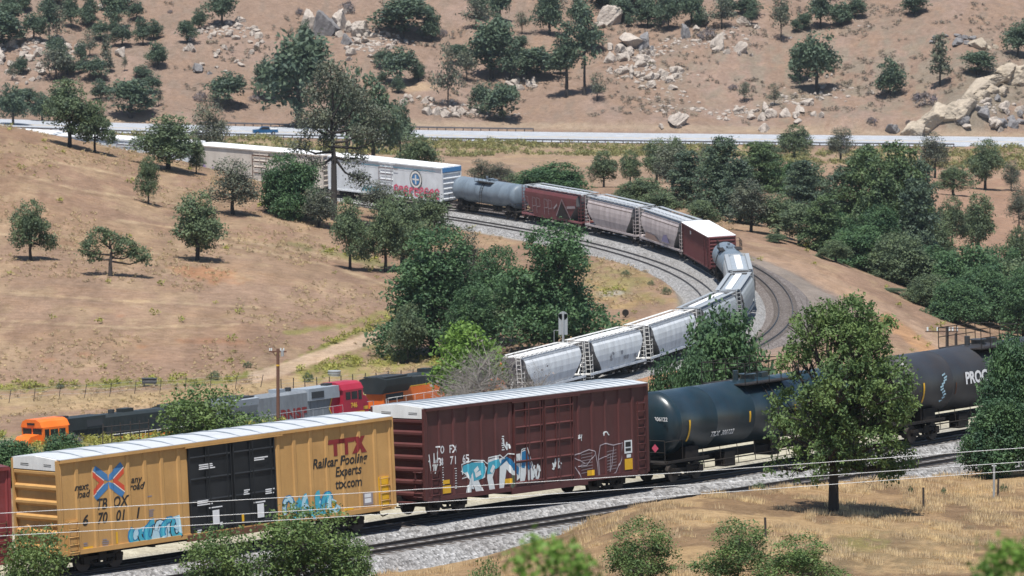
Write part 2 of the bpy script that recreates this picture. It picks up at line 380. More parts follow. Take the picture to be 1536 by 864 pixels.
ballast_m = np.zeros(GZ.shape)
roadN = offset(pathN, 8.0)
for path, r0, r1, dz in ((roadN, 5.2, 9.0, -0.55), (pathM, 3.2, 6.6, -0.95), (pathO, 3.2, 7.5, -0.95), (pathI, 2.4, 4.0, -0.75), (pathN2, 3.3, 5.6, -0.85), (pathN, 3.2, 4.6, -0.85), (pathH, 18.5, 24, -0.10)):
    d, z = near_dist(path, GX, GY)
    wgt = ss((r1-d)/(r1-r0)); GZ = GZ*(1-wgt)+(z+dz)*wgt
    if path is not pathH: ballast_m = np.maximum(ballast_m, ss((r1+0.4-d)/2.0) if path is not roadN else 0)
    if path is roadN: road_m = ss((6.0-d)/1.5)
    if path is pathO: outer_m = ss((11.0-d)/2.5)
def zat(x, y):
    px = 768+x/y*F
    i = int(np.clip(np.searchsorted(Ds, y)-1, 0, len(Ds)-2)); j = int(np.clip(np.searchsorted(pxs, px)-1, 0, len(pxs)-2))
    fy = (y-Ds[i])/(Ds[i+1]-Ds[i]); fx = (px-pxs[j])/(pxs[j+1]-pxs[j])
    fx = min(max(fx, 0), 1); fy = min(max(fy, 0), 1)
    return float((GZ[i, j]*(1-fx)+GZ[i, j+1]*fx)*(1-fy)+(GZ[i+1, j]*(1-fx)+GZ[i+1, j+1]*fx)*fy)
def hit(px, py, Dmin):                             # where the line of sight meets the ground beyond Dmin
    j = int(np.clip(np.searchsorted(pxs, px)-1, 0, len(pxs)-2)); fx = (px-pxs[j])/(pxs[j+1]-pxs[j])
    col = GZ[:, j]*(1-fx)+GZ[:, j+1]*fx
    a = (px-768)/F; b = -(py-432)/F; sl_ = (-sp+b*cp)/(cp+b*sp)
    ray = ZC+sl_*Ds
    k = np.where((Ds >= Dmin) & (col >= ray))[0]
    if len(k) == 0: k = [len(Ds)-2]
    D = Ds[k[0]]
    if k[0] > 0 and Ds[k[0]-1] >= Dmin:
        a0 = ray[k[0]-1]-col[k[0]-1]; a1 = ray[k[0]]-col[k[0]]
        if a0 > 0: D = Ds[k[0]-1]+(Ds[k[0]]-Ds[k[0]-1])*a0/(a0-a1)
    x = (px-768)/F*D
    return x, D, zat(x, D)

# ---- soil and grass colours of the ground, by place
dxy = cp*GY-sp*(GZ-ZC); IMX = 768+F*GX/dxy; IMY = 432-F*(GY*sp+(GZ-ZC)*cp)/dxy
def blob(cx, cy, rx, ry, D0=0, D1=9999, ang=0, soft=0.6, warp=0.5, seed=1):
    c, s = math.cos(R(ang)), math.sin(R(ang))
    dx = IMX-cx; dy = IMY-cy; a = (dx*c+dy*s)/rx; b = (-dx*s+dy*c)/ry
    nn = (fbm(IMX/14, IMY/6, 3, seed)-0.5)*2*warp
    return ss((1+nn-np.hypot(a, b))/soft)*((G_D > D0) & (G_D < D1))
def line(pts, wd, D0=0, D1=9999, soft=0.5, warp=0.3, seed=5):
    best = np.full(GZ.shape, 1e9)
    for (ax, ay), (bx, by) in zip(pts, pts[1:]):
        dx, dy = bx-ax, by-ay; t = np.clip(((IMX-ax)*dx+(IMY-ay)*dy)/(dx*dx+dy*dy), 0, 1)
        best = np.minimum(best, np.hypot(IMX-ax-t*dx, IMY-ay-t*dy))
    nn = (fbm(IMX/10, IMY/6, 3, seed)-0.5)*2*warp
    return ss((1+nn-best/wd)/soft)*((G_D > D0) & (G_D < D1))
n1 = fbm(GX/9, GY/22, 4, 21); n2 = fbm(GX/2.5, GY/7, 4, 33); n3 = fbm(GX/30, GY/50, 3, 44)
def col(*c): return np.array(c)
COL = np.zeros(GZ.shape+(3,)); COL[:] = col(0.30, 0.205, 0.155)
def lay(mask, c, k=1.0): 
    global COL
    m = (mask*k)[..., None]; COL = COL*(1-m)+np.array(c)*m
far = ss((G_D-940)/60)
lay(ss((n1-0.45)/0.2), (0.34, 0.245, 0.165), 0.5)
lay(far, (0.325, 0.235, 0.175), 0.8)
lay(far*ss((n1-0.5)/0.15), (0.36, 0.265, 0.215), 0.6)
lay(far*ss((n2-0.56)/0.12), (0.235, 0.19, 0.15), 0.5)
lay(blob(1280, 110, 330, 90, 1500, 1700, 0, 0.8, 0.9, 7)*ss((n2-0.42)/0.1), (0.27, 0.235, 0.18), 0.7)     # dull brush on the right hillside
lay(blob(1470, 150, 110, 55, 1500, 1700, -20, 0.6, 0.7, 8), (0.25, 0.22, 0.17), 0.8)
lay(blob(620, 130, 50, 9, 1500, 1700, 0, 0.5, 0.3), (0.50, 0.37, 0.24), 0.8)
lay(line([(880, 0), (895, 30), (905, 45)], 6, 1500, 1700), (0.42, 0.28, 0.20), 0.6)
lay(blob(200, 180, 90, 6, 1500, 1700), (0.47, 0.36, 0.25), 0.7)
lay(line([(560, 186), (900, 190), (1536, 204)], 7, 1515, 1560), (0.42, 0.33, 0.235), 0.7)
lay(((G_D > 1180) & (G_D < 1478))*ss((n2-0.40)/0.2), (0.36, 0.27, 0.19), 0.8)
lay(((G_D > 1400) & (G_D < 1478))*ss((n2-0.45)/0.15), (0.32, 0.30, 0.15), 0.6)
# field and hill inside the loop
inl = ((G_D > 640) & (G_D < 905)).astype(float)
lay(inl*ss((IMX-300)/-400), (0.30, 0.20, 0.14), 0.6)
lay(inl*ss((n3-0.5)/0.2), (0.33, 0.235, 0.18), 0.7)
lay(inl*ss((n2-0.52)/0.14), (0.37, 0.28, 0.19), 0.5)
lay(blob(330, 230, 420, 60, 640, 905, 15, 0.8, 0.8, 14), (0.335, 0.245, 0.145), 0.55)
lay(blob(310, 412, 62, 14, 640, 905, 8, 0.6, 0.5, 15), (0.42, 0.21, 0.11), 0.6)
for (cx, cy, rx, ry) in ((130, 533, 20, 4), (275, 512, 20, 4), (215, 520, 14, 3), (70, 540, 25, 5), (178, 474, 12, 3), (480, 485, 40, 6), (320, 512, 60, 6)):
    lay(blob(cx, cy, rx, ry, 640, 905, 3, 0.7, 0.6, int(cx)), (0.36, 0.18, 0.10), 0.4)
lay(line([(-20, 603), (200, 597), (380, 583), (620, 545)], 14, 640, 905, 0.8), (0.44, 0.335, 0.20), 0.8)
lay(line([(-20, 620), (150, 608), (300, 600)], 8, 630, 905, 0.8), (0.45, 0.33, 0.205), 0.8)
lay(line([(-20, 583), (100, 580), (230, 575), (340, 570), (440, 545), (520, 505), (600, 470)], 7, 640, 905, 0.9, 0.9, 3), (0.20, 0.22, 0.055), 0.85)
lay(line([(460, 560), (560, 545), (640, 540), (700, 560)], 20, 640, 905, 0.9, 0.9, 4), (0.22, 0.235, 0.06), 0.75)
lay(blob(560, 515, 60, 22, 640, 905, -25, 0.8, 0.9, 12), (0.22, 0.235, 0.065), 0.6)
lay(line([(430, 500), (520, 488), (600, 462)], 6, 640, 905, 0.9, 0.9, 13), (0.24, 0.24, 0.08), 0.7)
lay(blob(520, 385, 130, 9, 740, 905, 12, 0.8, 0.9, 18), (0.20, 0.21, 0.09), 0.7)
lay(line([(0, 668), (150, 662), (330, 640), (480, 612), (620, 600)], 26, 560, 632, 0.7, 0.6, 6), (0.20, 0.215, 0.06), 0.8)
lay(line([(380, 566), (430, 552), (500, 526), (570, 503), (640, 492), (720, 500)], 10, 640, 905, 0.35, 0.2, 2), (0.52, 0.40, 0.31), 0.95)
lay(blob(920, 470, 130, 70, 660, 830, 0, 0.8, 0.8, 27)*ss((n2-0.4)/0.15), (0.36, 0.26, 0.135), 0.8)
lay(blob(940, 425, 100, 30, 700, 830, 10, 0.8, 0.9, 28)*ss((n1-0.42)/0.1), (0.25, 0.245, 0.10), 0.6)
lay(blob(920, 440, 30, 8, 700, 830), (0.34, 0.34, 0.33), 0.7)
lay(blob(1010, 470, 60, 14, 660, 830), (0.37, 0.26, 0.19), 0.6)
lay(outer_m*ss((IMX-1090)/60), (0.275, 0.215, 0.19), 0.85)                                               # dirt shoulder of the outer track
lay(line([(1130, 385), (1210, 405), (1270, 440), (1340, 470), (1420, 535)], 16, 690, 860, 0.6, 0.5, 11), (0.40, 0.285, 0.215), 0.85)
lay(line([(1330, 480), (1380, 515), (1425, 550)], 12, 640, 860, 0.5), (0.45, 0.27, 0.155), 0.85)
lay(blob(1030, 580, 110, 34, 600, 700, 0, 0.5, 0.4), (0.42, 0.225, 0.135), 0.9)
lay(blob(1400, 330, 300, 120, 960, 1480, 0, 0.5, 0.4), (0.34, 0.215, 0.16), 0.7)
# near slope and the strip between
nr = ss((345-G_D)/10)
lay(nr, (0.40, 0.275, 0.165), 0.95)
lay(nr*ss((n1-0.44)/0.16), (0.50, 0.36, 0.21), 0.75)
lay(nr*ss((n2-0.48)/0.13), (0.20, 0.135, 0.09), 0.75)
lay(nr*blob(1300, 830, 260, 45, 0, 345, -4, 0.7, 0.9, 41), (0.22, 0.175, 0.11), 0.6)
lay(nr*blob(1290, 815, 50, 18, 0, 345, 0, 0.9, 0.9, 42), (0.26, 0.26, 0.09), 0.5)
mid = ((G_D >= 345) & (G_D < 600)).astype(float)
lay(mid*ss((n1-0.4)/0.2), (0.25, 0.225, 0.11), 0.6)
lay(np.maximum(road_m, 0), (0.62, 0.60, 0.50), 0.95)
lay(ballast_m*(1-outer_m*(IMX > 1120)*(G_D < 830)), (0.30, 0.29, 0.27), 0.95); lay(outer_m*(IMX > 1120)*(G_D < 830)*ballast_m, (0.23, 0.20, 0.185), 0.9)
for pts_ in ([(30, 262), (120, 285), (230, 300), (330, 318)], [(60, 238), (180, 262), (300, 290), (390, 330)], [(180, 330), (330, 352), (500, 385)], [(0, 350), (110, 372), (240, 380)], [(250, 340), (420, 372), (570, 402)], [(330, 365), (480, 395), (575, 425)], [(20, 440), (200, 452), (420, 462)], [(0, 480), (200, 492), (360, 486)]):
    lay(line(pts_, 2.2, 640, 905, 0.9, 0.9, int(pts_[1][0])), (0.46, 0.36, 0.25), 0.6)
    lay(line([(a, b+4) for a, b in pts_], 2.0, 640, 905, 0.9, 0.9, int(pts_[1][0])+1), (0.23, 0.165, 0.115), 0.5)
n4 = fbm(GX/1.3, GY/9, 4, 61); n5 = fbm(GX/5, GY/26, 4, 62)
fld = ((G_D > 600) & (G_D < 1500))*1.0
COL = COL*(1+fld*((n4-0.5)*0.45+(n5-0.5)*0.28))[..., None]
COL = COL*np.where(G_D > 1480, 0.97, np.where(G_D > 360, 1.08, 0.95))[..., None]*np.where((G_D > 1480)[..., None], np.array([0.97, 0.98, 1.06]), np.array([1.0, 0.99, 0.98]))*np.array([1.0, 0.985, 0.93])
COL = COL*(0.90+0.22*n2)[..., None]
gv = np.clip(ballast_m*(1-0.7*outer_m*(IMX > 1120)*(G_D < 830)), 0, 1)
nr_, nc_ = GZ.shape
V = np.stack([GX, GY, GZ], -1).reshape(-1, 3)
ii = np.arange(nr_-1)[:, None]*nc_+np.arange(nc_-1)[None]
Fq = np.stack([ii, ii+1, ii+nc_+1, ii+nc_], -1).reshape(-1, 4)

gm, n, l, b = new_mat('dry_ground'); gmtc = n.new('ShaderNodeTexCoord').outputs['Object']
att = n.new('ShaderNodeAttribute'); att.attribute_name = 'soil'; gva = n.new('ShaderNodeAttribute'); gva.attribute_name = 'gravel'
f1 = noise(n, l, gmtc, 0.9, 5, 0.7); f2 = noise(n, l, gmtc, 5.0, 4, 0.75); f3 = noise(n, l, gmtc, 0.12, 5, 0.65)
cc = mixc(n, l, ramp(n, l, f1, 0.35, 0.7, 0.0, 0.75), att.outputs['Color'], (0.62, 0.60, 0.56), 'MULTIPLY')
cc = mixc(n, l, ramp(n, l, f2, 0.42, 0.68, 0.0, 0.75), cc, (0.58, 0.55, 0.52), 'MULTIPLY')
f4 = noise(n, l, gmtc, 0.4, 7, 0.8); cc = mixc(n, l, ramp(n, l, f4, 0.42, 0.62, 0.0, 0.42), cc, (0.70, 0.68, 0.66), 'MULTIPLY')
cc = mixc(n, l, ramp(n, l, f3, 0.5, 0.7, 0.0, 0.4), cc, (1.25, 1.15, 1.0), 'MULTIPLY')
vo = n.new('ShaderNodeTexVoronoi'); l.new(gmtc, vo.inputs['Vector']); vo.inputs['Scale'].default_value = 7.0
gcol = mixc(n, l, ramp(n, l, vo.outputs['Color'], 0.1, 0.9), (0.17, 0.165, 0.155), (0.52, 0.51, 0.49))
cc = mixc(n, l, ramp(n, l, gva.outputs['Fac'], 0.2, 1.0, 0, 0.75), cc, gcol)
l.new(cc, b.inputs['Base Color']); b.inputs['Roughness'].default_value = 0.95; b.inputs['Specular IOR Level'].default_value = 0.1
hsum = n.new('ShaderNodeMath'); hsum.operation = 'ADD'; l.new(f1, hsum.inputs[0]); l.new(ramp(n, l, f2, 0, 1, 0, 0.45), hsum.inputs[1])
bump(n, l, b, hsum.outputs[0], 0.9, 0.35)
me = np_mesh('ground', V, Fq, gm, smooth=True)
ca = me.attributes.new('soil', 'FLOAT_COLOR', 'POINT')
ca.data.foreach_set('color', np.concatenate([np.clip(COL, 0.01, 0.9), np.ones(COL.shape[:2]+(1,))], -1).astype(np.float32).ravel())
ga = me.attributes.new('gravel', 'FLOAT', 'POINT'); ga.data.foreach_set('value', gv.astype(np.float32).ravel())
ground = link('ground', me); tag(ground, kind='structure')

# ------------------------------------------------------------------ tracks
bm_, n, l, b = new_mat('grey_ballast'); tc = n.new('ShaderNodeTexCoord').outputs['Object']
vo = n.new('ShaderNodeTexVoronoi'); l.new(tc, vo.inputs['Vector']); vo.inputs['Scale'].default_value = 7.5
v2 = n.new('ShaderNodeTexVoronoi'); l.new(tc, v2.inputs['Vector']); v2.inputs['Scale'].default_value = 3.2
gc = mixc(n, l, ramp(n, l, vo.outputs['Color'], 0.1, 0.9), (0.13, 0.127, 0.125), (0.54, 0.535, 0.53))
gc = mixc(n, l, ramp(n, l, v2.outputs['Distance'], 0.0, 0.6, 0.0, 0.4), gc, (0.12, 0.115, 0.11))
gc = mixc(n, l, ramp(n, l, noise(n, l, tc, 0.35, 4), 0.45, 0.7, 0, 0.45), gc, (0.62, 0.56, 0.52), 'MULTIPLY')
l.new(gc, b.inputs['Base Color']); b.inputs['Roughness'].default_value = 0.95; b.inputs['Specular IOR Level'].default_value = 0.15
bump(n, l, b, vo.outputs['Distance'], 1.0, 0.10)
bm_brown = bm_.copy(); bm_brown.name = 'brownish_ballast'
for nd in bm_brown.node_tree.nodes:
    if nd.bl_idname == 'ShaderNodeMix':
        for q_ in (6, 7):
            if not nd.inputs[q_].is_linked: c_ = nd.inputs[q_].default_value; nd.inputs[q_].default_value = (c_[0]*0.66, c_[1]*0.59, c_[2]*0.56, 1)
rail_m = plain('rusty_rail_steel', (0.07, 0.06, 0.055), 0.45, 0.3)
tie_m = plain('grey_brown_tie', (0.085, 0.07, 0.06), 0.9)
def sweep(path, prof, roll=0.0):
    t = np.gradient(path, axis=0); t /= np.linalg.norm(t, axis=1)[:, None]
    lat = np.stack([-t[:, 1], t[:, 0], np.zeros(len(t))], 1); lat /= np.linalg.norm(lat, axis=1)[:, None]
    up = np.array([0, 0, 1.0]); k = len(prof); V = []
    cr, sr = math.cos(roll), math.sin(roll)
    for o, z in prof:
        oo = o*cr-z*sr; zz = o*sr+z*cr
        V.append(path+lat*oo+up*zz)
    V = np.stack(V, 1).reshape(-1, 3); m = len(path)
    i = np.arange(m-1)[:, None]*k+np.arange(k-1)[None]
    return V, np.stack([i, i+k, i+k+1, i+1], -1).reshape(-1, 4)
def resample(path, step):
    s = np.concatenate([[0], np.cumsum(np.linalg.norm(np.diff(path, axis=0), axis=1))]); q = np.arange(0, s[-1], step)
    return np.stack([np.interp(q, s, path[:, i]) for i in range(3)], 1)
def track(path, label, roll=0.0, bmat=None, ties=True, group=None, top=1.75, toe=3.1, tdz=0.0):
    V, Fc = sweep(path, [(toe, -0.98), (top, -0.20+tdz), (0.0, -0.17+tdz), (-top, -0.20+tdz), (-toe, -0.98)], roll)
    tag(link('ballast_bed', np_mesh('ballast_bed', V, Fc, bmat or bm_)), kind='structure')
    t = empty('railway_track', tuple(path[len(path)//2])); tag(t, label, 'railway track', group)
    inv = Matrix.Translation(-t.location)
    for s in (-1, 1):
        c = s*0.755
        pr = [(c-0.07, -0.165), (c-0.012, -0.13), (c-0.012, -0.045), (c-0.037, -0.035), (c-0.037, 0.0), (c+0.037, 0.0), (c+0.037, -0.035), (c+0.012, -0.045), (c+0.012, -0.13), (c+0.07, -0.165)]
        V, Fc = sweep(path, pr, roll); o = link('rail', np_mesh('rail', V, Fc, rail_m), t); o.data.transform(inv)
    if ties:
        mb = MB(); q = resample(path, 0.61); tt = np.gradient(q, axis=0)
        VV = []; FF = []; cnt = 0
        for p, d in zip(q, tt):
            d = Vector(d).normalized(); a = Vector((-d.y, d.x, 0)).normalized(); a = (a*math.cos(roll)+Vector((0, 0, 1))*math.sin(roll)); u = d.cross(a)
            c0 = Vector(p)-t.location - u*0.17
            for sx in (-0.115, 0.115):
                for sa in (-1.3, 1.3):
                    for su in (-0.14, 0.0): VV.append(c0+d*sx+a*sa+u*su)
            FF += [tuple(cnt+i for i in f) for f in ((1, 3, 7, 5), (0, 1, 5, 4), (2, 6, 7, 3), (0, 2, 3, 1), (4, 5, 7, 6))]; cnt += 8
        o = link('sleepers', np_mesh('sleepers', VV, FF, tie_m), t); tag(o, kind='stuff')
    return t
track(pathN, 'near main line under the yellow and maroon boxcars', -R(2.2))
track(pathN2, 'empty front track in grey ballast nearest the dry grass slope', -R(2.2), tdz=0.0)
track(pathM, 'curved lower track carrying the long freight train round the loop', R(3.0), ties=False)
track(pathI, 'thin inner track at the foot of the far ballast shoulder', R(2.0), ties=False)
track(pathO, 'empty outer track curving through brown dirt beside the hoppers', R(3.0), bmat=bm_brown)
# ------------------------------------------------------------------ railway cars (local x along the car, -y the side we see, z = 0 on the rail)
def seat(root, A, B, roll, flip=False):
    if flip: A, B = B, A; roll = -roll
    a = Vector((A[0], A[1], ZC-A[2])); b_ = Vector((B[0], B[1], ZC-B[2])); d = b_-a
    root.location = (a+b_)/2
    root.rotation_euler = Euler((roll, -math.asin(d.z/d.length), math.atan2(d.y, d.x)), 'XYZ')
    return d.length
def dist(A, B): return math.dist((A[0], A[1], -A[2]), (B[0], B[1], -B[2]))
_tr = {}
def add_trucks(root, L, inset=2.5, axles=2, gap=1.78):
    key = (axles, gap)
    if key not in _tr:
        fb = MB(); hl = gap*(axles-1)/2
        for s in (-1, 1):
            y = s*1.0
            fb.box(-hl-0.25, hl+0.25, y-0.07, y+0.07, 0.50, 0.66); fb.box(-hl*0.55, hl*0.55, y-0.07, y+0.07, 0.24, 0.34)
            for e in (-1, 1):
                fb.tube([(e*hl*0.55, y, 0.3), (e*(hl-0.1), y, 0.56)], 0.07, 5)
                fb.box(e*hl-0.17, e*hl+0.17, y-0.12, y+0.12, 0.34, 0.66)
            for k in (-0.16, 0.16): fb.tube([(k, y, 0.30), (k, y, 0.56)], 0.075, 6)
        fb.box(-0.2, 0.2, -1.1, 1.1, 0.42, 0.80)
        w_ = MB()
        for s in (-1, 1):
            w_.tube([(0, s*0.70, 0.42), (0, s*0.83, 0.42)], 0.42, 20); w_.tube([(0, s*0.66, 0.42), (0, s*0.70, 0.42)], 0.455, 20)
        w_.tube([(0, -1.1, 0.42), (0, 1.1, 0.42)], 0.08, 8)
        a = fb.build('truck', under_p); c = w_.build('wheelset', steel_p); _tr[key] = (a.data, c.data)
        bpy.data.objects.remove(a); bpy.data.objects.remove(c)
    fd, wd = _tr[key]
    for s in (-1, 1):
        t = link('truck', fd, root); t.location = (s*(L/2-inset), 0, 0)
        for k in range(axles):
            q = link('wheelset', wd, t); q.location = ((k-(axles-1)/2)*gap, 0, 0)
def add_couplers(root, L):
    for s in (-1, 1):
        m = MB(); x0, x1 = sorted((s*(L/2-0.4), s*(L/2+0.55))); m.box(x0, x1, -0.12, 0.12, 0.72, 0.95)
        xa, xb = sorted((s*(L/2+0.45), s*(L/2+0.75))); m.box(xa, xb, -0.2, 0.2, 0.68, 0.99)
        m.tube([(s*(L/2-0.1), -0.35, 0.75), (s*(L/2+0.3), -0.4, 0.45), (s*(L/2+0.7), -0.3, 0.5)], 0.035, 5)
        m.build('coupler', under_p, root)
def ladder(root, x, y, z0, z1, mat, n=6, wd=0.5, side='y', name='ladder'):
    m = MB()
    for i in range(n):
        z = z0+(z1-z0)*i/(n-1)
        if side == 'y': m.tube([(x-wd/2, y, z), (x-wd/2, y-0.1, z), (x+wd/2, y-0.1, z), (x+wd/2, y, z)], 0.022, 4)
        else: m.tube([(x, y-wd/2, z), (x+0.1*side, y-wd/2, z), (x+0.1*side, y+wd/2, z), (x, y+wd/2, z)], 0.022, 4)
    for s in (-1, 1):
        if side == 'y': m.box(x+s*wd/2-0.025, x+s*wd/2+0.025, y-0.09, y-0.04, z0-0.1, z1+0.1)
        else: m.box(x+0.03, x+0.09, y+s*wd/2-0.025, y+s*wd/2+0.025, z0-0.1, z1+0.1)
    return m.build(name, mat, root)

def boxcar(name, label, A, B, roll, body, roof, ez=5.0, sz=0.95, rise=0.16, ribs=18, door=(0.385, 0.645), door_mat=None, endp=None, hi=True, sill=None,
           gates=None, W=3.1, flip=False, door_h=5, seams=14, gap=0.0, group=None, endribs=6, end_top=0.72, tall_end=True):
    L = dist(A, B)-gap
    r = tag(empty(name), label, 'boxcar', group); seat(r, A, B, roll, flip)
    h = W/2; m = MB()
    m.box(-L/2, L/2, -h+0.055, h-0.055, sz, ez-0.01)
    pitch = L/ribs; d0, d1 = (-L/2+L*door[0], -L/2+L*door[1]) if door else (9e9, 9e9)
    for s in (-1, 1):
        y0, y1 = sorted((s*(h-0.055), s*h))
        for i in range(ribs+1):
            x = -L/2+i*pitch
            if door and d0-0.05 < x < d1+0.05: continue
            wd = 0.10 if 0 < i < ribs else 0.05
            x = min(max(x, -L/2+0.06), L/2-0.06)
            m.add([(x-wd-0.03, s*(h-0.053), sz+0.12), (x-wd+0.03, s*h, sz+0.12), (x+wd-0.03, s*h, sz+0.12), (x+wd+0.03, s*(h-0.053), sz+0.12),
                   (x-wd-0.03, s*(h-0.053), ez-0.1), (x-wd+0.03, s*h, ez-0.1), (x+wd-0.03, s*h, ez-0.1), (x+wd+0.03, s*(h-0.053), ez-0.1)],
                  [(0, 1, 5, 4), (1, 2, 6, 5), (2, 3, 7, 6), (0, 3, 2, 1), (4, 5, 6, 7)])
        m.box(-L/2, L/2, *sorted((s*(h-0.02), s*(h+0.09))), ez-0.13, ez-0.002)
        m.box(-L/2, L/2, *sorted((s*(h-0.07), s*(h+0.015))), sz-0.08, sz+0.12)
    m.build('side_walls', body, r)
    m = MB()
    m.prism([(-h-0.08, ez), (-h-0.08, ez+0.03), (-h*0.55, ez+rise*0.7), (0, ez+rise), (h*0.55, ez+rise*0.7), (h+0.08, ez+0.03), (h+0.08, ez)], -L/2-0.02, L/2+0.02)
    for i in range(1, seams):
        x = -L/2+L*i/seams
        m.prism([(-h-0.07, ez+0.035), (-h*0.55, ez+rise*0.7+0.045), (0, ez+rise+0.045), (h*0.55, ez+rise*0.7+0.045), (h+0.07, ez+0.035), (h*0.55, ez+rise*0.7-0.01), (0, ez+rise-0.01), (-h*0.55, ez+rise*0.7-0.01)], x-0.035, x+0.035, 1)
    m.build('roof', [roof, hatch_grey], r)
    for s in (-1, 1):
        m = MB(); x = s*L/2; ed = body; zt = sz+(ez-sz)*(0.86 if endp else 0.97)
        for k in range(endribs):
            z = sz+0.25+(zt-sz-0.25)*k/(endribs-1); q = 0.13
            m.add([(x, -h+0.1, z-0.17), (x+s*q, -h+0.16, z-0.05), (x+s*q, h-0.16, z-0.05), (x, h-0.1, z-0.17), (x, -h+0.1, z+0.12), (x+s*q, -h+0.16, z+0.05), (x+s*q, h-0.16, z+0.05), (x, h-0.1, z+0.12)],
                  [(0, 3, 2, 1), (1, 2, 6, 5), (4, 5, 6, 7), (0, 1, 5, 4), (2, 3, 7, 6)])
        m.box(*sorted((x, x+s*0.14)), -h, -h+0.12, sz, ez-0.02); m.box(*sorted((x, x+s*0.14)), h-0.12, h, sz, ez-0.02)
        e = m.build('end_wall', ed, r)
        if endp:
            m = MB(); z1 = zt+0.12
            m.prism([(-h+0.12, z1), (h-0.12, z1), (h-0.12, ez+0.03), (0, ez+rise*0.95), (-h+0.12, ez+0.03)], *sorted((x+s*0.005, x+s*0.12)))
            m.build('upper_end_panel', endp, r)
            t = MB()
            for yy, ww in ((-0.9, 0.5), (0.65, 0.55)):
                for k in range(2): t.box(*sorted((x+s*0.12, x+s*0.124)), yy-ww/2, yy+ww/2, ez-0.22-0.07*k, ez-0.19-0.07*k)
            t.build('end_stencils', let_black, r)
        if hi:
            ladder(r, x+s*0.13, s*-0.0-1.15, sz+0.15, sz+1.25, body, 4, 0.45, side=s)
            m = MB(); m.tube([(x+s*0.2, 0.5, sz+0.1), (x+s*0.2, 0.5, sz+0.95)], 0.03, 6); m.tube([(x+s*0.22, 0.5, sz+0.95), (x+s*0.3, 0.5, sz+0.95)], 0.26, 12)
            m.box(*sorted((x+s*0.1, x+s*0.5)), -1.0, 1.0, sz-0.12, sz-0.07); m.build('hand_brake', body, r)
    m = MB(); zz = 0.62
    m.box(-L/2+0.2, L/2-0.2, -0.45, 0.45, zz, sz-0.02)
    for k in range(9): xx = -L/2+0.8+(L-1.6)*k/8; m.box(xx-0.08, xx+0.08, -h+0.15, h-0.15, sz-0.25, sz-0.02)
    m.build('underframe', under_p, r)
    if door:
        dm = door_mat or body; dw = d1-d0; nd = 2 if dw > 3.2 else 1
        for q in range(nd):
            m = MB(); xa = d0+dw*q/nd+0.03; xb = d0+dw*(q+1)/nd-0.03; y = -h
            m.box(xa, xb, y+0.005, y+0.08, sz+0.1, ez-0.16)
            for k in range(door_h):
                z = sz+0.1+(ez-sz-0.26)*(k+0.5)/door_h if k else sz+0.3
                m.add([(xa+0.06, y+0.004, z-0.12), (xb-0.06, y+0.004, z-0.12), (xb-0.1, y-0.06, z-0.02), (xa+0.1, y-0.06, z-0.02), (xa+0.06, y+0.004, z+0.03), (xb-0.06, y+0.004, z+0.03)],
                      [(0, 1, 2, 3), (3, 2, 5, 4), (0, 3, 4), (1, 5, 2)])
            for xx in (xa+0.05, (xa*0.6+xb*0.4), xb-0.05): m.box(xx-0.03, xx+0.03, y-0.05, y+0.01, sz+0.12, ez-0.2)
            for xx in (xa+0.35*(xb-xa)+0.25, xb-0.3): m.tube([(xx, y-0.09, sz+0.15), (xx, y-0.09, ez-0.25)], 0.022, 5)
            m.build('door', dm, r)
        m = MB(); m.box(d0-0.2, d1+0.9, -h-0.05, -h+0.05, sz-0.22, sz+0.06); m.build('door_sill', sill or body, r); m = MB(); m.box(d0-0.15, d1+0.4, -h-0.1, -h+0.02, ez-0.2, ez-0.14); m.build('door_track', body, r)
    add_trucks(r, L, 2.5 if L > 17 else 2.2); 
    if hi: add_couplers(r, L)
    return r, L, h

# --- near train
A, B = NEAR[0]; LR = R(-2.2)
rc, L, h = boxcar('boxcar', 'dark red boxcar cut off by the left edge, coupled behind the yellow boxcar', A, B, LR, red_p, farred_p, ez=4.95, ribs=18, seams=16, endribs=6)
ladder(rc, L/2-0.45, -h, 1.1, 2.6, rust_p, 5)
A, B = NEAR[1]
yb, L, h = boxcar('boxcar', 'yellow boxcar with black double doors, white roof and blue and red cross emblem', A, B, LR, yellow_p, roof_white, ez=4.97, sz=0.95, ribs=20, door=(0.375, 0.64),
                  door_mat=door_black, endp=white_p, sill=rust_p, door_h=4, rise=0.15, seams=15, endribs=6)
def px_to_x(L, f): return -L/2+L*f
def side_text(root, s, f, z, size, mat, L, h, **k): return text(s, size, mat, root, (px_to_x(L, f), -h-0.014, z), depth=0.0, **k)
for s in (-1, 1):
    m = MB(); x = s*(L/2-0.55); m.box(x-0.33, x+0.33, -h-0.004, -h+0.05, 1.05, 2.35); m.build('ladder_panel', reflect_y if s > 0 else yellow_p, yb)
    ladder(yb, x, -h, 1.0, 2.3, yellow_p, 5)
# cross emblem: four arms of blue with red inside
mbx = MB(); cx, cz, y = px_to_x(L, 0.142), 3.80, -h-0.014
for sx in (-1, 1):
    for sz_ in (-1, 1):
        poly(mbx, [(cx+sx*0.0, cz+sz_*0.02), (cx+sx*0.04, cz+sz_*0.30)][::1]+[(cx+sx*0.70, cz+sz_*0.76), (cx+sx*0.86, cz+sz_*0.57), (cx+sx*0.20, cz+sz_*0.09)], y, 0)
        poly(mbx, [(cx+sx*0.25, cz+sz_*0.0), (cx+sx*0.25, cz+sz_*0.06), (cx+sx*0.87, cz+sz_*0.51), (cx+sx*0.87, cz+sz_*0.26), (cx+sx*0.50, cz+sz_*0.0)], y-0.001, 1)
        poly(mbx, [(cx+sx*0.22, cz+sz_*0.085), (cx+sx*0.87, cz+sz_*0.555), (cx+sx*0.87, cz+sz_*0.51), (cx+sx*0.25, cz+sz_*0.055)], y-0.002, 2)
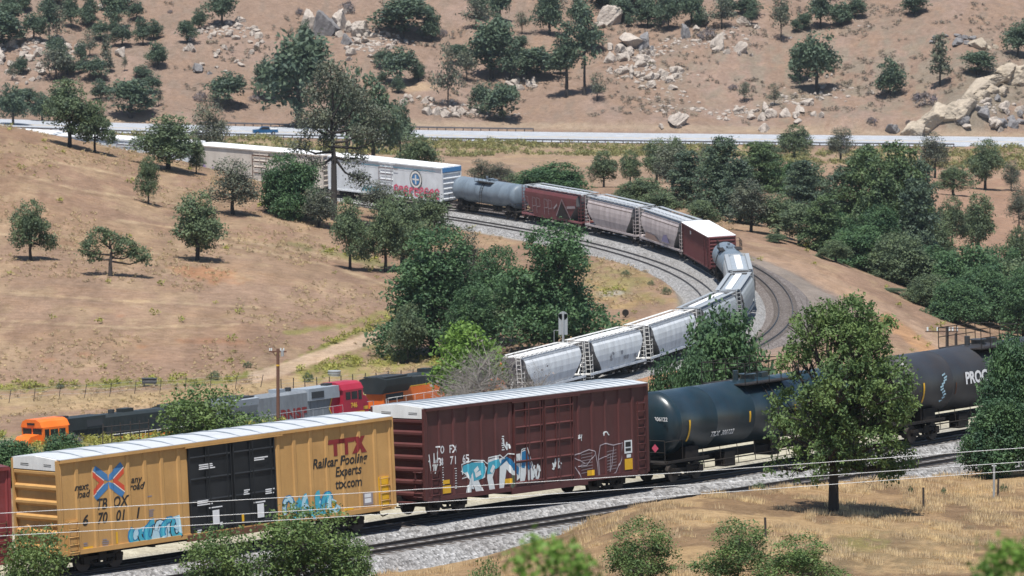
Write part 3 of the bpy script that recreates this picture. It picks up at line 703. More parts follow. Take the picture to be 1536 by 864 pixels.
mbx.build('cross_emblem', [let_blue, let_red, white_p], yb)
side_text(yb, 'next', 0.062, 3.72, 0.42, let_black, L, h, shear=0.25, bold=0.008); side_text(yb, 'load', 0.066, 3.40, 0.42, let_black, L, h, shear=0.25, bold=0.008)
side_text(yb, 'any', 0.223, 3.72, 0.42, let_black, L, h, shear=0.25, bold=0.008); side_text(yb, 'road', 0.223, 3.42, 0.42, let_black, L, h, shear=0.25, bold=0.008)
side_text(yb, 'TB', 0.118, 2.86, 0.64, let_black, L, h, shear=0.25, bold=0.014, sx=0.82); side_text(yb, 'OX', 0.172, 2.86, 0.64, let_black, L, h, shear=0.25, bold=0.014, sx=0.82)
side_text(yb, '6', 0.068, 2.26, 0.64, let_black, L, h, shear=0.25, bold=0.014); side_text(yb, '70', 0.118, 2.26, 0.64, let_black, L, h, shear=0.25, bold=0.014, sx=0.85)
side_text(yb, '01', 0.172, 2.26, 0.64, let_black, L, h, shear=0.25, bold=0.014, sx=0.85); side_text(yb, '1', 0.222, 2.26, 0.64, let_black, L, h, shear=0.25, bold=0.014)
m = MB(); xs = px_to_x(L, 0.872); z0, z1, y = 3.55, 4.28, -h-0.014
for cxx, w2 in ((-0.85, 0.42), (-0.22, 0.40)):
    poly(m, [(xs+cxx-w2-0.05, z1-0.2), (xs+cxx-w2, z1), (xs+cxx+w2+0.1, z1), (xs+cxx+w2+0.1, z1-0.2)], y); poly(m, [(xs+cxx-0.1, z0), (xs+cxx-0.1, z1-0.1), (xs+cxx+0.12, z1-0.1), (xs+cxx+0.12, z0)], y-0.001)
poly(m, [(xs+0.12, z0), (xs+0.62, z1), (xs+0.9, z1), (xs+0.4, z0)], y-0.002); poly(m, [(xs+0.2, z1), (xs+0.5, z1), (xs+0.98, z0), (xs+0.68, z0)], y-0.003)
m.build('dark_red_logo', let_maroon, yb)
side_text(yb, 'Railcar Pooling', 0.838, 3.30, 0.60, let_black, L, h, shear=0.2, bold=0.014, sx=0.88)
side_text(yb, 'Experts', 0.862, 2.82, 0.60, let_black, L, h, shear=0.2, bold=0.012, sx=0.80)
side_text(yb, 'ttx.com', 0.862, 2.28, 0.60, let_black, L, h, shear=0.1, bold=0.012, sx=0.80)
def stencil(root, rects, mat, y, name='stencils'):
    m = MB()
    for x0, x1, z0, z1 in rects: m.box(x0, x1, y, y+0.004, z0, z1)
    return m.build(name, mat, root)
rnd = random.Random(4)
def strips(root, rects, mat, y, name):
    for r_ in rects: stencil(root, [r_], mat, y, name)
def lines(x, z, n, wd, hgt=0.05, gap=0.085): return [(x+rnd.uniform(0, 0.05), x+wd*rnd.uniform(0.6, 1), z-k*gap, z-k*gap+hgt) for k in range(n)]
X = lambda f: px_to_x(L, f)
stencil(yb, lines(X(0.405), 3.95, 3, 1.2)+lines(X(0.57), 3.93, 2, 0.9)+lines(X(0.395), 2.4, 3, 0.9)+lines(X(0.535), 2.6, 3, 0.4)+lines(X(0.60), 2.5, 3, 0.6)+lines(X(0.46), 1.35, 2, 0.25)+lines(X(0.39), 1.15, 2, 0.3)
        + [(X(0.44), X(0.46), 1.35, 1.95), (X(0.575), X(0.595), 1.35, 1.95), (X(0.565), X(0.60), 2.0, 2.06), (X(0.43), X(0.47), 2.05, 2.1)], let_white, -h-0.075)
stencil(yb, lines(X(0.25), 2.9, 1, 0.4)+lines(X(0.255), 2.3, 4, 0.35)+lines(X(0.115), 1.32, 5, 0.45)+lines(X(0.06), 1.28, 3, 0.35), graf_grey, -h-0.012)
stencil(yb, [(X(0.905), X(0.937), 1.2, 1.75)], graf_grey, -h-0.012); stencil(yb, [(X(0.911), X(0.931), 1.30, 1.50), (X(0.911), X(0.931), 1.54, 1.70)], let_white, -h-0.016)
strips(yb, [(X(0.155), X(0.162), 1.1, 1.6), (X(0.53), X(0.537), 1.0, 1.6), (X(0.81), X(0.817), 1.05, 1.6), (X(0.06), X(0.088), 1.05, 1.15), (X(0.845), X(0.875), 1.1, 1.2)], reflect_y, -h-0.014, 'reflective_strip')
m = MB(); y = -h-0.016
def swirls(m, x0, x1, z0, hh, n, seed):
    q = random.Random(seed); dy = 0.0
    for i in range(n):
        cx = x0+(x1-x0)*(i+0.5)/n+q.uniform(-.06, .06); rx = (x1-x0)/n*q.uniform(0.55, 0.8); a0 = q.uniform(0, 6.28); sp_ = q.uniform(3.2, 5.4); lean = q.uniform(-.25, .35); cz_ = z0+hh*0.5+q.uniform(-.08, .08)
        pts = [(cx+rx*math.cos(a0+sp_*k/9)+lean*hh*0.5*math.sin(a0+sp_*k/9), cz_+hh*0.48*math.sin(a0+sp_*k/9)) for k in range(10)]
        ribbon(m, pts, 0.30, y-dy, 3 if i % 2 else 1); ribbon(m, pts, 0.19, y-dy-0.001, q.choice([0, 2, 2, 0])); dy += 0.0022
        if i % 2: ribbon(m, [(cx-rx*.5, cz_+hh*.1), (cx+rx*.4, cz_-hh*.05)], 0.14, y-dy, 2); dy += 0.001
def spray(m, x0, z0, sc, n, seed, wd=0.22):
    q = random.Random(seed)
    for i in range(n):
        cx = x0+i*sc*0.42
        pts = [(cx+q.uniform(-.1, .1), z0+q.uniform(0, .15)), (cx+q.uniform(0.1, .3), z0+sc*q.uniform(.7, 1.0)), (cx+q.uniform(0.3, .55), z0+sc*q.uniform(.3, .6)), (cx+q.uniform(0.4, .7), z0+q.uniform(0, .2))]
        ribbon(m, pts, wd, y-0.0015*i, q.choice([0, 0, 1, 2, 2, 3]))
poly(m, [(X(0.20), 1.0), (X(0.20), 1.55), (X(0.27), 1.75), (X(0.345), 1.95), (X(0.35), 1.15), (X(0.30), 0.98)], y+0.002, 2)
swirls(m, X(0.205), X(0.345), 1.05, 0.80, 6, 3)
m.build('graffiti', [graf_teal, graf_blue, graf_pale, let_black], yb)
m = MB(); swirls(m, X(0.665), X(0.825), 1.05, 0.95, 8, 11)
m.build('graffiti', [graf_teal, graf_blue, graf_pale, graf_teal], yb)

conform(yb, L, 20, h, (0.375, 0.64))
A, B = NEAR[2]
mb_, L, h = boxcar('boxcar', 'tall maroon boxcar with teal and white graffiti, coupled behind the yellow one', A, B, LR, maroon_p, roof_white, ez=4.88, sz=0.79, ribs=16, door=(0.385, 0.66),
                   endp=white_p, door_h=5, rise=0.16, seams=26, endribs=7)
ladder(mb_, L/2-0.5, -h, 1.0, 4.0, maroon_p, 9); ladder(mb_, -L/2+0.5, -h, 1.0, 2.4, maroon_p, 5)
X = lambda f: px_to_x(L, f); y = -h-0.014
for s, f, z in (('TO', 0.062, 2.95), ('88', 0.062, 2.42), ('FX', 0.118, 2.93), ('71', 0.118, 2.42), ('65', 0.173, 2.42)):
    text(s, 0.50, let_white, mb_, (X(f), y, z), bold=0.010, sx=0.85, depth=0.0)
m = MB()
# big letters: white base shapes, teal tops, maroon gaps left open
base = [[(0.18, 1.85), (0.20, 2.15), (0.29, 2.2), (0.325, 1.9), (0.31, 1.55), (0.27, 1.45), (0.30, 0.98), (0.255, 0.98), (0.235, 1.35), (0.215, 1.0), (0.195, 1.0), (0.21, 1.5)],
        [(0.325, 1.5), (0.335, 2.2), (0.40, 2.3), (0.42, 1.95), (0.38, 1.85), (0.36, 1.5), (0.375, 1.0), (0.34, 0.98)],
        [(0.40, 1.0), (0.41, 2.2), (0.435, 2.25), (0.49, 1.7), (0.50, 2.3), (0.535, 2.3), (0.53, 1.35), (0.51, 1.25), (0.45, 1.75), (0.43, 1.0)],
        [(0.53, 1.2), (0.54, 2.35), (0.565, 2.45), (0.60, 1.9), (0.625, 1.3), (0.585, 1.15), (0.57, 1.5), (0.56, 1.2)]]
gx = lambda a: X(0.155+(a-0.165)*0.70)
gz = lambda z: 0.85+(z-0.98)*1.15
for i, b0 in enumerate(base): poly(m, [(gx(a), gz(z)) for a, z in b0], y-0.001*i, 0)
teal = [[(0.165, 1.78), (0.175, 2.1), (0.225, 2.18), (0.30, 2.12), (0.315, 1.85), (0.29, 1.5), (0.24, 1.45), (0.235, 1.8), (0.21, 1.55), (0.20, 1.85)],
        [(0.325, 1.65), (0.335, 2.1), (0.40, 2.2), (0.415, 1.95), (0.375, 1.8), (0.36, 1.65)], [(0.41, 1.9), (0.42, 2.15), (0.45, 2.1), (0.50, 1.6), (0.52, 1.45), (0.525, 1.75), (0.47, 2.15), (0.45, 2.25)],
        [(0.54, 1.75), (0.545, 2.35), (0.575, 2.4), (0.605, 1.7), (0.585, 1.6), (0.57, 1.95), (0.56, 1.7)]]
for i, b0 in enumerate(teal): poly(m, [(gx(a), gz(z)) for a, z in b0], y-0.008-0.001*i, 1 if i < 2 else 2)
for k, (fa, za, fb, zb) in enumerate(((0.245, 1.8, 0.27, 1.95), (0.35, 1.7, 0.37, 1.95), (0.25, 1.65, 0.285, 1.75))): ribbon(m, [(gx(fa), gz(za)), (gx(fb), gz(zb))], 0.2, y-0.016-0.001*k, 0)
for k, pts in enumerate(([(0.17, 1.75), (0.165, 2.15), (0.23, 2.27), (0.30, 2.2), (0.33, 2.05), (0.335, 2.28), (0.41, 2.33), (0.43, 2.2), (0.46, 2.35), (0.50, 2.3), (0.53, 2.0), (0.545, 2.45), (0.58, 2.5), (0.62, 1.6), (0.64, 1.25)],
                         [(0.16, 1.9), (0.19, 1.75), (0.165, 1.6), (0.2, 1.65)], [(0.19, 1.0), (0.2, 1.3), (0.23, 1.4), (0.22, 1.1)])):
    ribbon(m, [(gx(a), gz(z)) for a, z in pts], 0.055, y-0.02-0.001*k, 0)
spray_m = [(0.215, 1.1), (0.235, 1.35), (0.25, 1.05)]
poly(m, [(gx(0.47), 0.85), (gx(0.475), 1.45), (gx(0.51), 1.4), (gx(0.505), 0.85)], y-0.012, 4)
m.build('graffiti', [graf_white, graf_teal, graf_blue, let_black, plain('olive_spray_paint', (0.10, 0.12, 0.08))], mb_)
m = MB(); q = random.Random(8)
def scribble(m, f0, f1, z0, z1, n, wd=0.03, mi=0, seed=1):
    wd *= 1.6
    q = random.Random(seed); pts = []
    for i in range(n): pts.append((X(f0+(f1-f0)*(i/n)+q.uniform(-1, 1)*(f1-f0)*0.25), q.uniform(z0, z1)))
    for k in range(len(pts)-1): ribbon(m, [pts[k], pts[k+1]], wd, y-0.002-0.0007*k, mi)
scribble(m, 0.015, 0.05, 1.9, 3.0, 16, 0.035, 0, 3); scribble(m, 0.56, 0.60, 1.4, 2.1, 16, 0.04, 0, 7); scribble(m, 0.345, 0.37, 2.55, 3.2, 8, 0.05, 0, 9); scribble(m, 0.47, 0.505, 1.0, 1.8, 14, 0.05, 0, 2)
scribble(m, 0.68, 0.705, 2.55, 2.9, 10, 0.035, 0, 5); scribble(m, 0.80, 0.825, 2.6, 2.95, 10, 0.035, 0, 6); scribble(m, 0.20, 0.24, 1.0, 1.3, 12, 0.04, 0, 12)
m.build('white_tags', graf_white, mb_)
m = MB()
sh1 = [(0.72, 1.95), (0.76, 2.02), (0.80, 2.1), (0.83, 2.0), (0.84, 1.55), (0.845, 1.0), (0.76, 1.0), (0.745, 1.35), (0.72, 1.65)]
sh2 = [(0.845, 1.75), (0.855, 2.2), (0.88, 2.25), (0.92, 2.15), (0.965, 2.2), (0.955, 1.6), (0.93, 1.15), (0.90, 1.0), (0.85, 1.0)]
sh1, sh2 = [[(0.655+(a-0.72)*0.95, 0.8+(z-1.0)*1.25) for a, z in sh_] for sh_ in (sh1, sh2)]
for k, sh_ in enumerate((sh1, sh2)):
    mm = [(X(a), z-0.03) for a, z in sh_]; ribbon(m, mm+[mm[0]], 0.05, y-0.008-k*0.001, 1)
    for j, (u0, u1) in enumerate(((0.1, 0.5), (0.35, 0.8))):
        a0 = sh_[int(u0*len(sh_))]; a1 = sh_[int(u1*len(sh_))]; a2 = sh_[-2]
        ribbon(m, [(X(a0[0]), a0[1]-0.1), (X((a0[0]+a1[0])/2), (a0[1]+a1[1])/2-0.2), (X(a2[0]), a2[1]+0.2)], 0.04, y-0.011-j*0.001-k*0.003, 1)
    for j in range(7):
        z = 1.1+j*0.14; xs = [a for a, _ in sh_]; ribbon(m, [(X(min(xs)+0.035), z), (X(max(xs)-0.03), z+0.04)], 0.03, y-0.006-0.0003*j, 0)
m.build('faint_outline_graffiti', [graf_grey, plain('pale_pinkish_outline', (0.42, 0.36, 0.38))], mb_)
stencil(mb_, [(X(0.895), X(0.93), 1.75, 2.35), (X(0.905), X(0.925), 1.55, 1.7)], graf_white, y-0.02); stencil(mb_, [(X(0.90), X(0.925), 2.05, 2.28), (X(0.90), X(0.925), 1.85, 1.99)], let_black, y-0.026)
strips(mb_, [(X(0.065), X(0.105), 1.0, 1.35), (X(0.07), X(0.10), 1.42, 1.6), (X(0.345), X(0.375), 1.08, 1.3), (X(0.72), X(0.75), 0.95, 1.2), (X(0.895), X(0.93), 1.0, 1.5)], reflect_y, y-0.03, 'yellow_reflective_strip')
stencil(mb_, lines(X(0.065), 2.15, 9, 0.22, 0.04, 0.11)+lines(X(0.12), 2.05, 9, 0.2, 0.03, 0.11)+lines(X(0.335), 3.2, 7, 0.25, 0.05, 0.1), graf_white, y-0.003)

conform(mb_, L, 16, h, (0.385, 0.66))
def tankcar(label, A, B, roll, mat, r=1.50, cz=2.72, walk=False, hi=True, flip=False, endmat=None, group=None):
    L = dist(A, B); t = tag(empty('tank_car'), label, 'tank car', group); seat(t, A, B, roll, flip)
    hl = L/2-0.55; dm = 0.62
    prof = [(-hl+dm*(1-math.cos(a)), r*math.sin(a)) for a in [i*math.pi/2/9 for i in range(10)]]
    prof += [(-hl+dm+0.12, r), (-hl+dm+0.13, r*1.006), (-hl+dm+0.22, r*1.006), (-hl+dm+0.23, r)]
    for k in range(1, 5):
        x = -hl+dm+(2*hl-2*dm)*k/5; prof += [(x-0.05, r), (x-0.04, r*1.0035), (x+0.04, r*1.0035), (x+0.05, r)]
    half = [(x, q) for x, q in prof]; prof = half+[(-x, q) for x, q in half[:14]][::-1]
    m = MB(); m.lathe_x(prof, 48, 0, cz); m.build('tank_shell', mat, t)
    m = MB()
    m.box(-L/2, L/2, -0.38, 0.38, 0.72, 1.02)
    for s in (-1, 1):
        m.box(*sorted((s*(L/2-2.9), s*(L/2-1.9))), -1.25, 1.25, 0.95, 1.62)
        m.box(*sorted((s*(L/2-0.9), s*L/2)), -1.45, 1.45, 0.95, 1.03)
        m.box(*sorted((s*(L/2-3.4), s*(L/2-0.2))), -1.5, -1.42, 0.98, 1.10); m.box(*sorted((s*(L/2-3.4), s*(L/2-0.2))), 1.42, 1.5, 0.98, 1.10)
    m.build('underframe', under_p, t)
    if hi:
        for s in (-1, 1):
            m = MB(); x = s*(L/2-0.12)
            for yy in (-1.4, -0.5, 0.5, 1.4): m.tube([(x, yy, 1.0), (x, yy, 2.05)], 0.025, 5)
            m.tube([(x, -1.4, 2.05), (x, 1.4, 2.05)], 0.025, 5); m.tube([(x, -1.4, 1.5), (x, 1.4, 1.5)], 0.02, 5)
            for yy in (-1.45, 1.45):
                m.tube([(x, yy, 2.0), (s*(L/2-1.4), yy, 2.0), (s*(L/2-1.4), yy, 1.0)], 0.025, 5)
            m.build('end_railing', under_p, t)
        m = MB()
        m.tube([(-L/2+2.6, -1.35, 0.80), (L/2-2.6, -1.35, 0.80)], 0.03, 5); m.tube([(-L/2+2.6, -1.35, 0.52), (L/2-2.6, -1.35, 0.52)], 0.02, 5)
        for k in range(9): xx = -L/2+3.2+(L-6.4)*k/8; m.tube([(xx, -1.35, 0.52), (xx, -1.25, 1.5)], 0.02, 4)
        m.box(-L/2+5, -L/2+5.8, -1.2, -0.6, 0.4, 1.1); m.box(1.0, 1.7, -0.5, 0.5, 0.5, 1.4); m.build('brake_rigging', under_p, t)
    tz = cz+r
    m = MB(); m.tube([(0, 0, tz-0.1), (0, 0, tz+0.18)], 0.36, 16); m.tube([(0, 0, tz+0.18), (0, 0, tz+0.23)], 0.42, 16)
    m.box(0.8, 1.3, -0.25, 0.25, tz-0.1, tz+0.22); m.tube([(-0.95, 0, tz-0.1), (-0.95, 0, tz+0.45)], 0.14, 8); m.build('manway_and_valves', mat, t)
    m = MB(); px_ = 1.9 if not walk else 1.6
    for s in (-1, 1):
        m.box(-px_, px_, *sorted((s*0.62, s*1.28)), tz-0.16, tz-0.10)
        for k in range(5):
            xx = -px_+2*px_*k/4; m.tube([(xx, s*1.27, tz-0.12), (xx, s*1.27, tz+0.88)], 0.024, 5)
        for zz in (0.88, 0.42): m.tube([(-px_, s*1.27, tz+zz), (px_, s*1.27, tz+zz)], 0.022, 5)
    for s in (-1, 1): m.tube([(s*px_, -1.27, tz+0.88), (s*px_, 1.27, tz+0.88)], 0.022, 5)
    m.build('top_platform', under_p, t)
    m = MB()
    for s in (-1, 1):
        pts = [(s*0.24, -(r+0.07)*math.cos(a), cz+(r+0.07)*math.sin(a)) for a in [R(-60)+k*R(12) for k in range(11)]]
        m.tube([(s*0.24, -1.45, 0.45)]+[(s*0.24, -1.62, 1.4), (s*0.24, -1.62, cz)]+pts[6:], 0.028, 5)
    for k in range(13):
        z = 0.45+k*0.3; yy = -1.62 if z < cz else -max(0.6, (r+0.07)*math.cos(math.asin(min(1, (z-cz)/(r+0.07)))))
        if z < 1.4: yy = -1.5
        m.tube([(-0.24, yy, z), (0.24, yy, z)], 0.018, 4)
    m.build('side_ladder', under_p, t)
    add_trucks(t, L, 2.35); 
    if hi: add_couplers(t, L)
    return t, L, r, cz
def arc_mark(root, x, wd, a0, a1, r, cz, mat, name='yellow_reflector'):
    m = MB(); n = 8
    for i in range(n):
        p = [R(a0+(a1-a0)*(i+k)/n) for k in (0, 1)]; rr = r+0.012
        m.quad((x-wd/2, -rr*math.cos(p[0]), cz+rr*math.sin(p[0])), (x+wd/2, -rr*math.cos(p[0]), cz+rr*math.sin(p[0])), (x+wd/2, -rr*math.cos(p[1]), cz+rr*math.sin(p[1])), (x-wd/2, -rr*math.cos(p[1]), cz+rr*math.sin(p[1])))
    return m.build(name, mat, root)
def curved_text(root, s, x, ang, size, mat, r, cz, **k):
    rr = r+0.03; return text(s, size, mat, root, (x, -rr*math.cos(R(ang)), cz+rr*math.sin(R(ang))), tilt=-R(ang)*-1*-1 if False else -R(ang), **k)
tk, L, r, cz = tankcar('glossy black tank car with yellow reflectors, right behind the maroon boxcar', *NEAR[3], LR, tank_black)
for f, a0, a1 in ((0.115, -34, 6), (0.39, -14, 6), (0.60, -14, 6), (0.83, -14, 6)): arc_mark(tk, px_to_x(L, f), 0.13, a0, a1, r, cz, reflect_y)
curved_text(tk, 'TILX  306122', px_to_x(L, 0.27), -27, 0.36, let_white, r, cz, shear=0.15, bold=0.006, sx=0.9)
xe = -L/2+0.72
def end_text(root, s, yy, z, size, mat, xoff, **k):
    o = text(s, size, mat, root, (xoff, yy, z), **k); o.rotation_euler = Euler((math.pi/2, 0, -math.pi/2), 'XYZ'); return o
end_text(tk, 'TILX 306122', -0.55, 3.0, 0.26, let_white, -L/2+0.61, bold=0.004)
m = MB(); c = Vector((-L/2-0.02, -0.95, 1.72)); m.add([c+Vector((0, 0, 0.2)), c+Vector((0, 0.2, 0)), c+Vector((0, 0, -0.2)), c+Vector((0, -0.2, 0))], [(0, 1, 2, 3)])
m.build('red_placard', graf_pink, tk)
m = MB(); X = lambda f: px_to_x(L, f); y = -r-0.02
pts = []
q = random.Random(31)
m2 = MB()
for i in range(14):
    x0, z0 = X(0.64)+q.uniform(-0.4, 0.4), 1.9+q.uniform(-0.25, 0.3); a = math.asin((z0-cz)/r); yy = -(r*math.cos(a))-0.03
    ribbon(m2, [(x0, z0), (x0+q.uniform(-.2, .25), z0+q.uniform(-.2, .25))], 0.04, yy-0.001*i)
m2.build('faint_tag', graf_grey, tk)
tp, L, r, cz = tankcar('oil stained dark tank car with big white letters at the right edge', *NEAR[4], LR, tank_brown, walk=True, r=1.53)
curved_text(tp, 'PROCOR', px_to_x(L, 0.385), 4, 0.80, let_white, r, cz, bold=0.028, sx=0.9)
arc_mark(tp, px_to_x(L, 0.095), 0.13, -30, 8, r, cz, reflect_y); arc_mark(tp, px_to_x(L, 0.255), 0.10, -22, 0, r, cz, rust_p, 'rusty_strip')
m2 = MB()
for i in range(10):
    x0, z0 = px_to_x(L, 0.19+0.01*math.sin(i)), 1.9+i*0.14; a = math.asin(max(-1, min(1, (z0-cz)/r))); yy = -(r*math.cos(a))-0.03
    ribbon(m2, [(x0-0.12, z0), (x0+0.14, z0+0.08)], 0.09, yy-0.001*i)
m2.build('pale_blue_tag', graf_pale, tp)

# --- far train
MR = R(3.0)
def hopper(label, A, B, roll, mat, roofm, flip=False, hatch='side', stripe=None, group=None, sill_mat=None, walkm=None, hgt=4.35, box_side=False):
    L = dist(A, B)-0.25; t = tag(empty('covered_hopper'), label, 'hopper car', group); seat(t, A, B, roll, flip)
    prof = [(1.30, 1.05), (1.46, 1.45), (1.56, 2.1), (1.58, 2.7), (1.55, 3.25), (1.46, 3.75), (1.28, hgt-0.2), (0.75, hgt), (0.0, hgt+0.03)]
    if box_side: prof = [(1.35, 1.0), (1.50, 1.02), (1.52, 2.0), (1.52, 3.0), (1.52, 3.5), (1.50, 3.85), (1.36, hgt-0.25), (0.75, hgt), (0.0, hgt+0.03)]
    def xe(z): return L/2-1.05-max(0, (3.0-z))*1.25 if z < 3.0 else L/2-1.05
    full = [(-y, z) for y, z in prof]+[(y, z) for y, z in prof[::-1][1:]]
    m = MB(); n = len(full)
    vs_ = [(-xe(z), y, z) for y, z in full]+[(xe(z), y, z) for y, z in full]
    for i in range(n-1):
        rf = min(full[i][1], full[i+1][1]) >= hgt-0.21
        m.add([vs_[i], vs_[n+i], vs_[n+i+1], vs_[i+1]], [(0, 1, 2, 3)], 1 if rf else 0, True)
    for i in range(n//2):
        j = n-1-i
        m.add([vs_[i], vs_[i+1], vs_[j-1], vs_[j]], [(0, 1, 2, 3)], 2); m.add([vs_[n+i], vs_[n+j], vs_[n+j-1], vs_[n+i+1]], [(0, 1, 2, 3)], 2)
    b_ = m.build('hopper_body', [mat, roofm, paint('shaded_hopper_end', (0.12, 0.12, 0.125), 0.7, 0.6)], t)  # end faces coloured dark for the shade between cars, with some grime
    m = MB()
    for s in (-1, 1):
        m.box(-xe(9), xe(9), *sorted((s*1.20, s*1.34)), hgt-0.24, hgt-0.12)
        m.box(-L/2, L/2, *sorted((s*1.36, s*1.50)), 0.98, 1.20)
    m.build('side_stringers', sill_mat or mat, t)
    if stripe:
        m = MB(); m.box(-xe(9), xe(9), -1.47, -1.40, 3.55, 3.80); m.build('brown_roof_edge_stripe', stripe, t)
    m = MB()
    for s in (-1, 1):
        m.box(-L/2+0.4, L/2-0.4, *sorted((s*0.92, s*1.34)), hgt+0.16, hgt+0.20)
        for k in range(13):
            xx = -L/2+0.9+(L-1.8)*k/12; m.tube([(xx, s*0.9, hgt-0.05), (xx+0.35, s*1.32, hgt+0.17)], 0.025, 4); m.tube([(xx+0.7, s*0.9, hgt-0.05), (xx+0.35, s*1.32, hgt+0.17)], 0.025, 4)
    for e in (-1, 1): m.box(*sorted((e*(L/2-0.75), e*(L/2-0.35))), -1.3, 1.3, hgt+0.155, hgt+0.195)
    m.build('running_boards', walkm or galv_p, t)
    m = MB()
    if hatch == 'trough':
        m.box(-xe(9)+0.5, xe(9)-0.5, -0.34, 0.34, hgt+0.0, hgt+0.20)
    else:
        for k in range(10):
            xx = -xe(9)+0.8+(2*xe(9)-1.6)*k/9; m.box(xx-0.5, xx+0.5, -0.38, 0.38, hgt, hgt+0.17)
    m.build('roof_hatches', roof_bright if hatch == 'trough' else roofm, t)
    for e in (-1, 1):
        m = MB(); x = e*(L/2-0.12)
        for yy in (-1.45, -0.95, 0.95, 1.45): m.tube([(x, yy, 0.7 if abs(yy) > 1.2 else 1.1), (x, yy*0.92, hgt+0.15)], 0.04, 5)
        for k in range(9): z = 0.75+k*0.42; m.tube([(x, -1.45+0.01*k, z), (x, -0.95, z)], 0.028, 4)
        for k in range(6): z = 0.75+k*0.42; m.tube([(x, -1.47, z), (x-e*0.55, -1.47, z)], 0.028, 4)
        m.tube([(x-e*0.55, -1.47, 0.7), (x-e*0.55, -1.47, 3.0)], 0.03, 5)
        m.box(*sorted((e*(L/2-1.2), e*L/2)), -1.45, 1.45, 1.02, 1.10)
        m.tube([(e*(L/2-0.3), 0, 1.1), (e*(L/2-1.6), 0, 2.3)], 0.06, 5)
        m.build('end_ladder', walkm or mat, t)
    m = MB()
    for k in (-1, 0, 1):
        xx = k*(L/2-4.2); 
        m.add([(xx-1.5, -1.3, 1.06), (xx+1.5, -1.3, 1.06), (xx+1.5, 1.3, 1.06), (xx-1.5, 1.3, 1.06), (xx-0.4, -0.5, 0.38), (xx+0.4, -0.5, 0.38), (xx+0.4, 0.5, 0.38), (xx-0.4, 0.5, 0.38)], [(0, 1, 5, 4), (1, 2, 6, 5), (2, 3, 7, 6), (3, 0, 4, 7), (4, 5, 6, 7)])
    m.box(-L/2+0.1, L/2-0.1, -0.3, 0.3, 0.75, 1.0); m.build('discharge_gates', under_p, t)
    add_trucks(t, L, 2.0); add_couplers(t, L)
    return t, L
fars = FARC[:4]
lab = ['white boxcar highest up the line, roof just showing over the brown hill', 'white refrigerator car with a framed door behind the crest oak',
       'cream sided refrigerator car with a blinding white roof behind the brown hill', 'white refrigerator car with round emblem, pink graffiti and blue end stripe']
for i, (A, B) in enumerate(fars):
    c_, L, h = boxcar('refrigerator_car', lab[i], A, B, MR, cream_p if i == 2 else reefer_p, roof_bright, ez=5.15, ribs=2, door=(0.46, 0.58), hi=False, seams=2, endribs=7, rise=0.12,
                      door_mat=None, W=3.15)
    c_['category'] = 'railway car'
    X = lambda f: px_to_x(L, f); y = -h-0.02
    stencil(c_, [(X(0.45), X(0.62), 4.35, 4.5), (X(0.455), X(0.56), 3.6, 3.68), (X(0.455), X(0.56), 2.9, 2.98), (X(0.455), X(0.56), 2.2, 2.28), (X(0.45), X(0.455), 1.1, 4.4), (X(0.56), X(0.565), 1.1, 4.4)], graf_grey if i != 2 else rust_p, -h-0.09, 'door_frame')
    if i == 3:
        m = MB()
        def disc(m, cx, cz, ra, rb, mi, dy, n=28):
            poly(m, [(cx+ra*math.cos(2*math.pi*k/n), cz+rb*math.sin(2*math.pi*k/n)) for k in range(n)], y+dy, mi)
        cx = X(0.775)
        disc(m, cx, 3.35, 1.15, 1.15, 0, -0.01); disc(m, cx, 3.35, 1.05, 1.05, 1, -0.015); disc(m, cx, 3.35, 0.78, 0.78, 0, -0.02); disc(m, cx, 3.35, 0.70, 0.70, 2, -0.025)
        m.box(cx-0.62, cx+0.62, y-0.035, y-0.03, 3.25, 3.45, 1); m.box(cx-0.12, cx+0.12, y-0.04, y-0.036, 2.75, 3.95, 1)
        m.build('round_emblem', [let_black, white_p, let_blue], c_)
        m = MB(); q = random.Random(5)
        for k in range(9):
            x0 = X(0.60)+k*0.98; pts = [(x0+0.5*math.cos(a)*q.uniform(.7, 1.1), 1.75+0.55*math.sin(a)*q.uniform(.8, 1.2)) for a in [R(40+j*45) for j in range(7)]]
            ribbon(m, pts, 0.28, y-0.004*k, 0); ribbon(m, [(x0-0.3, 1.8), (x0+0.35, 1.7+0.4*(k % 2))], 0.2, y-0.002-0.004*k, 0)
        m.build('pink_graffiti', graf_pink, c_)
        m = MB(); 
        for k in range(5): ribbon(m, [(X(0.30)+k*0.7, 1.2), (X(0.30)+k*0.7+0.4, 1.9), (X(0.30)+k*0.7+0.7, 1.3)], 0.25, y-0.003*k, 0)
        m.build('teal_graffiti', graf_teal, c_)
        m = MB(); m.box(L/2+0.14, L/2+0.16, -h, h, 4.55, 5.12); m.build('blue_end_stripe', let_blue, c_)
        m = MB(); 
        for k in range(30): ribbon(m, [(X(0.3)+k*0.47, 4.55+0.1*(k % 2)), (X(0.3)+(k+1)*0.47, 4.55+0.1*((k+1) % 2))], 0.05, y-0.004, 0)
        m.build('wavy_line', graf_teal, c_)
    if i == 1:
        m = MB(); ribbon(m, [(X(0.72), 1.9), (X(0.76), 3.0), (X(0.79), 1.8)], 0.7, y, 0); m.build('blue_tag', let_blue, c_)
    if i == 2:
        m = MB(); ribbon(m, [(X(0.03), 1.4), (X(0.06), 2.6), (X(0.1), 1.5), (X(0.14), 2.3)], 0.5, y, 0); m.build('faint_violet_tag', plain('violet_tag', (0.35, 0.25, 0.45)), c_)
t1, L, r, cz = tankcar('blue grey tank car coupled behind the white refrigerator car', *FARC[4], MR, tank_grey, r=1.5)
h1, L = hopper('maroon covered hopper with chalky white letters and grey roof', *FARC[5], MR, farred_p, roof_white, box_side=True, sill_mat=paint('pale_red_sill', (0.28, 0.10, 0.11)))
X = lambda f: px_to_x(L, f); y = -1.56; m = MB()
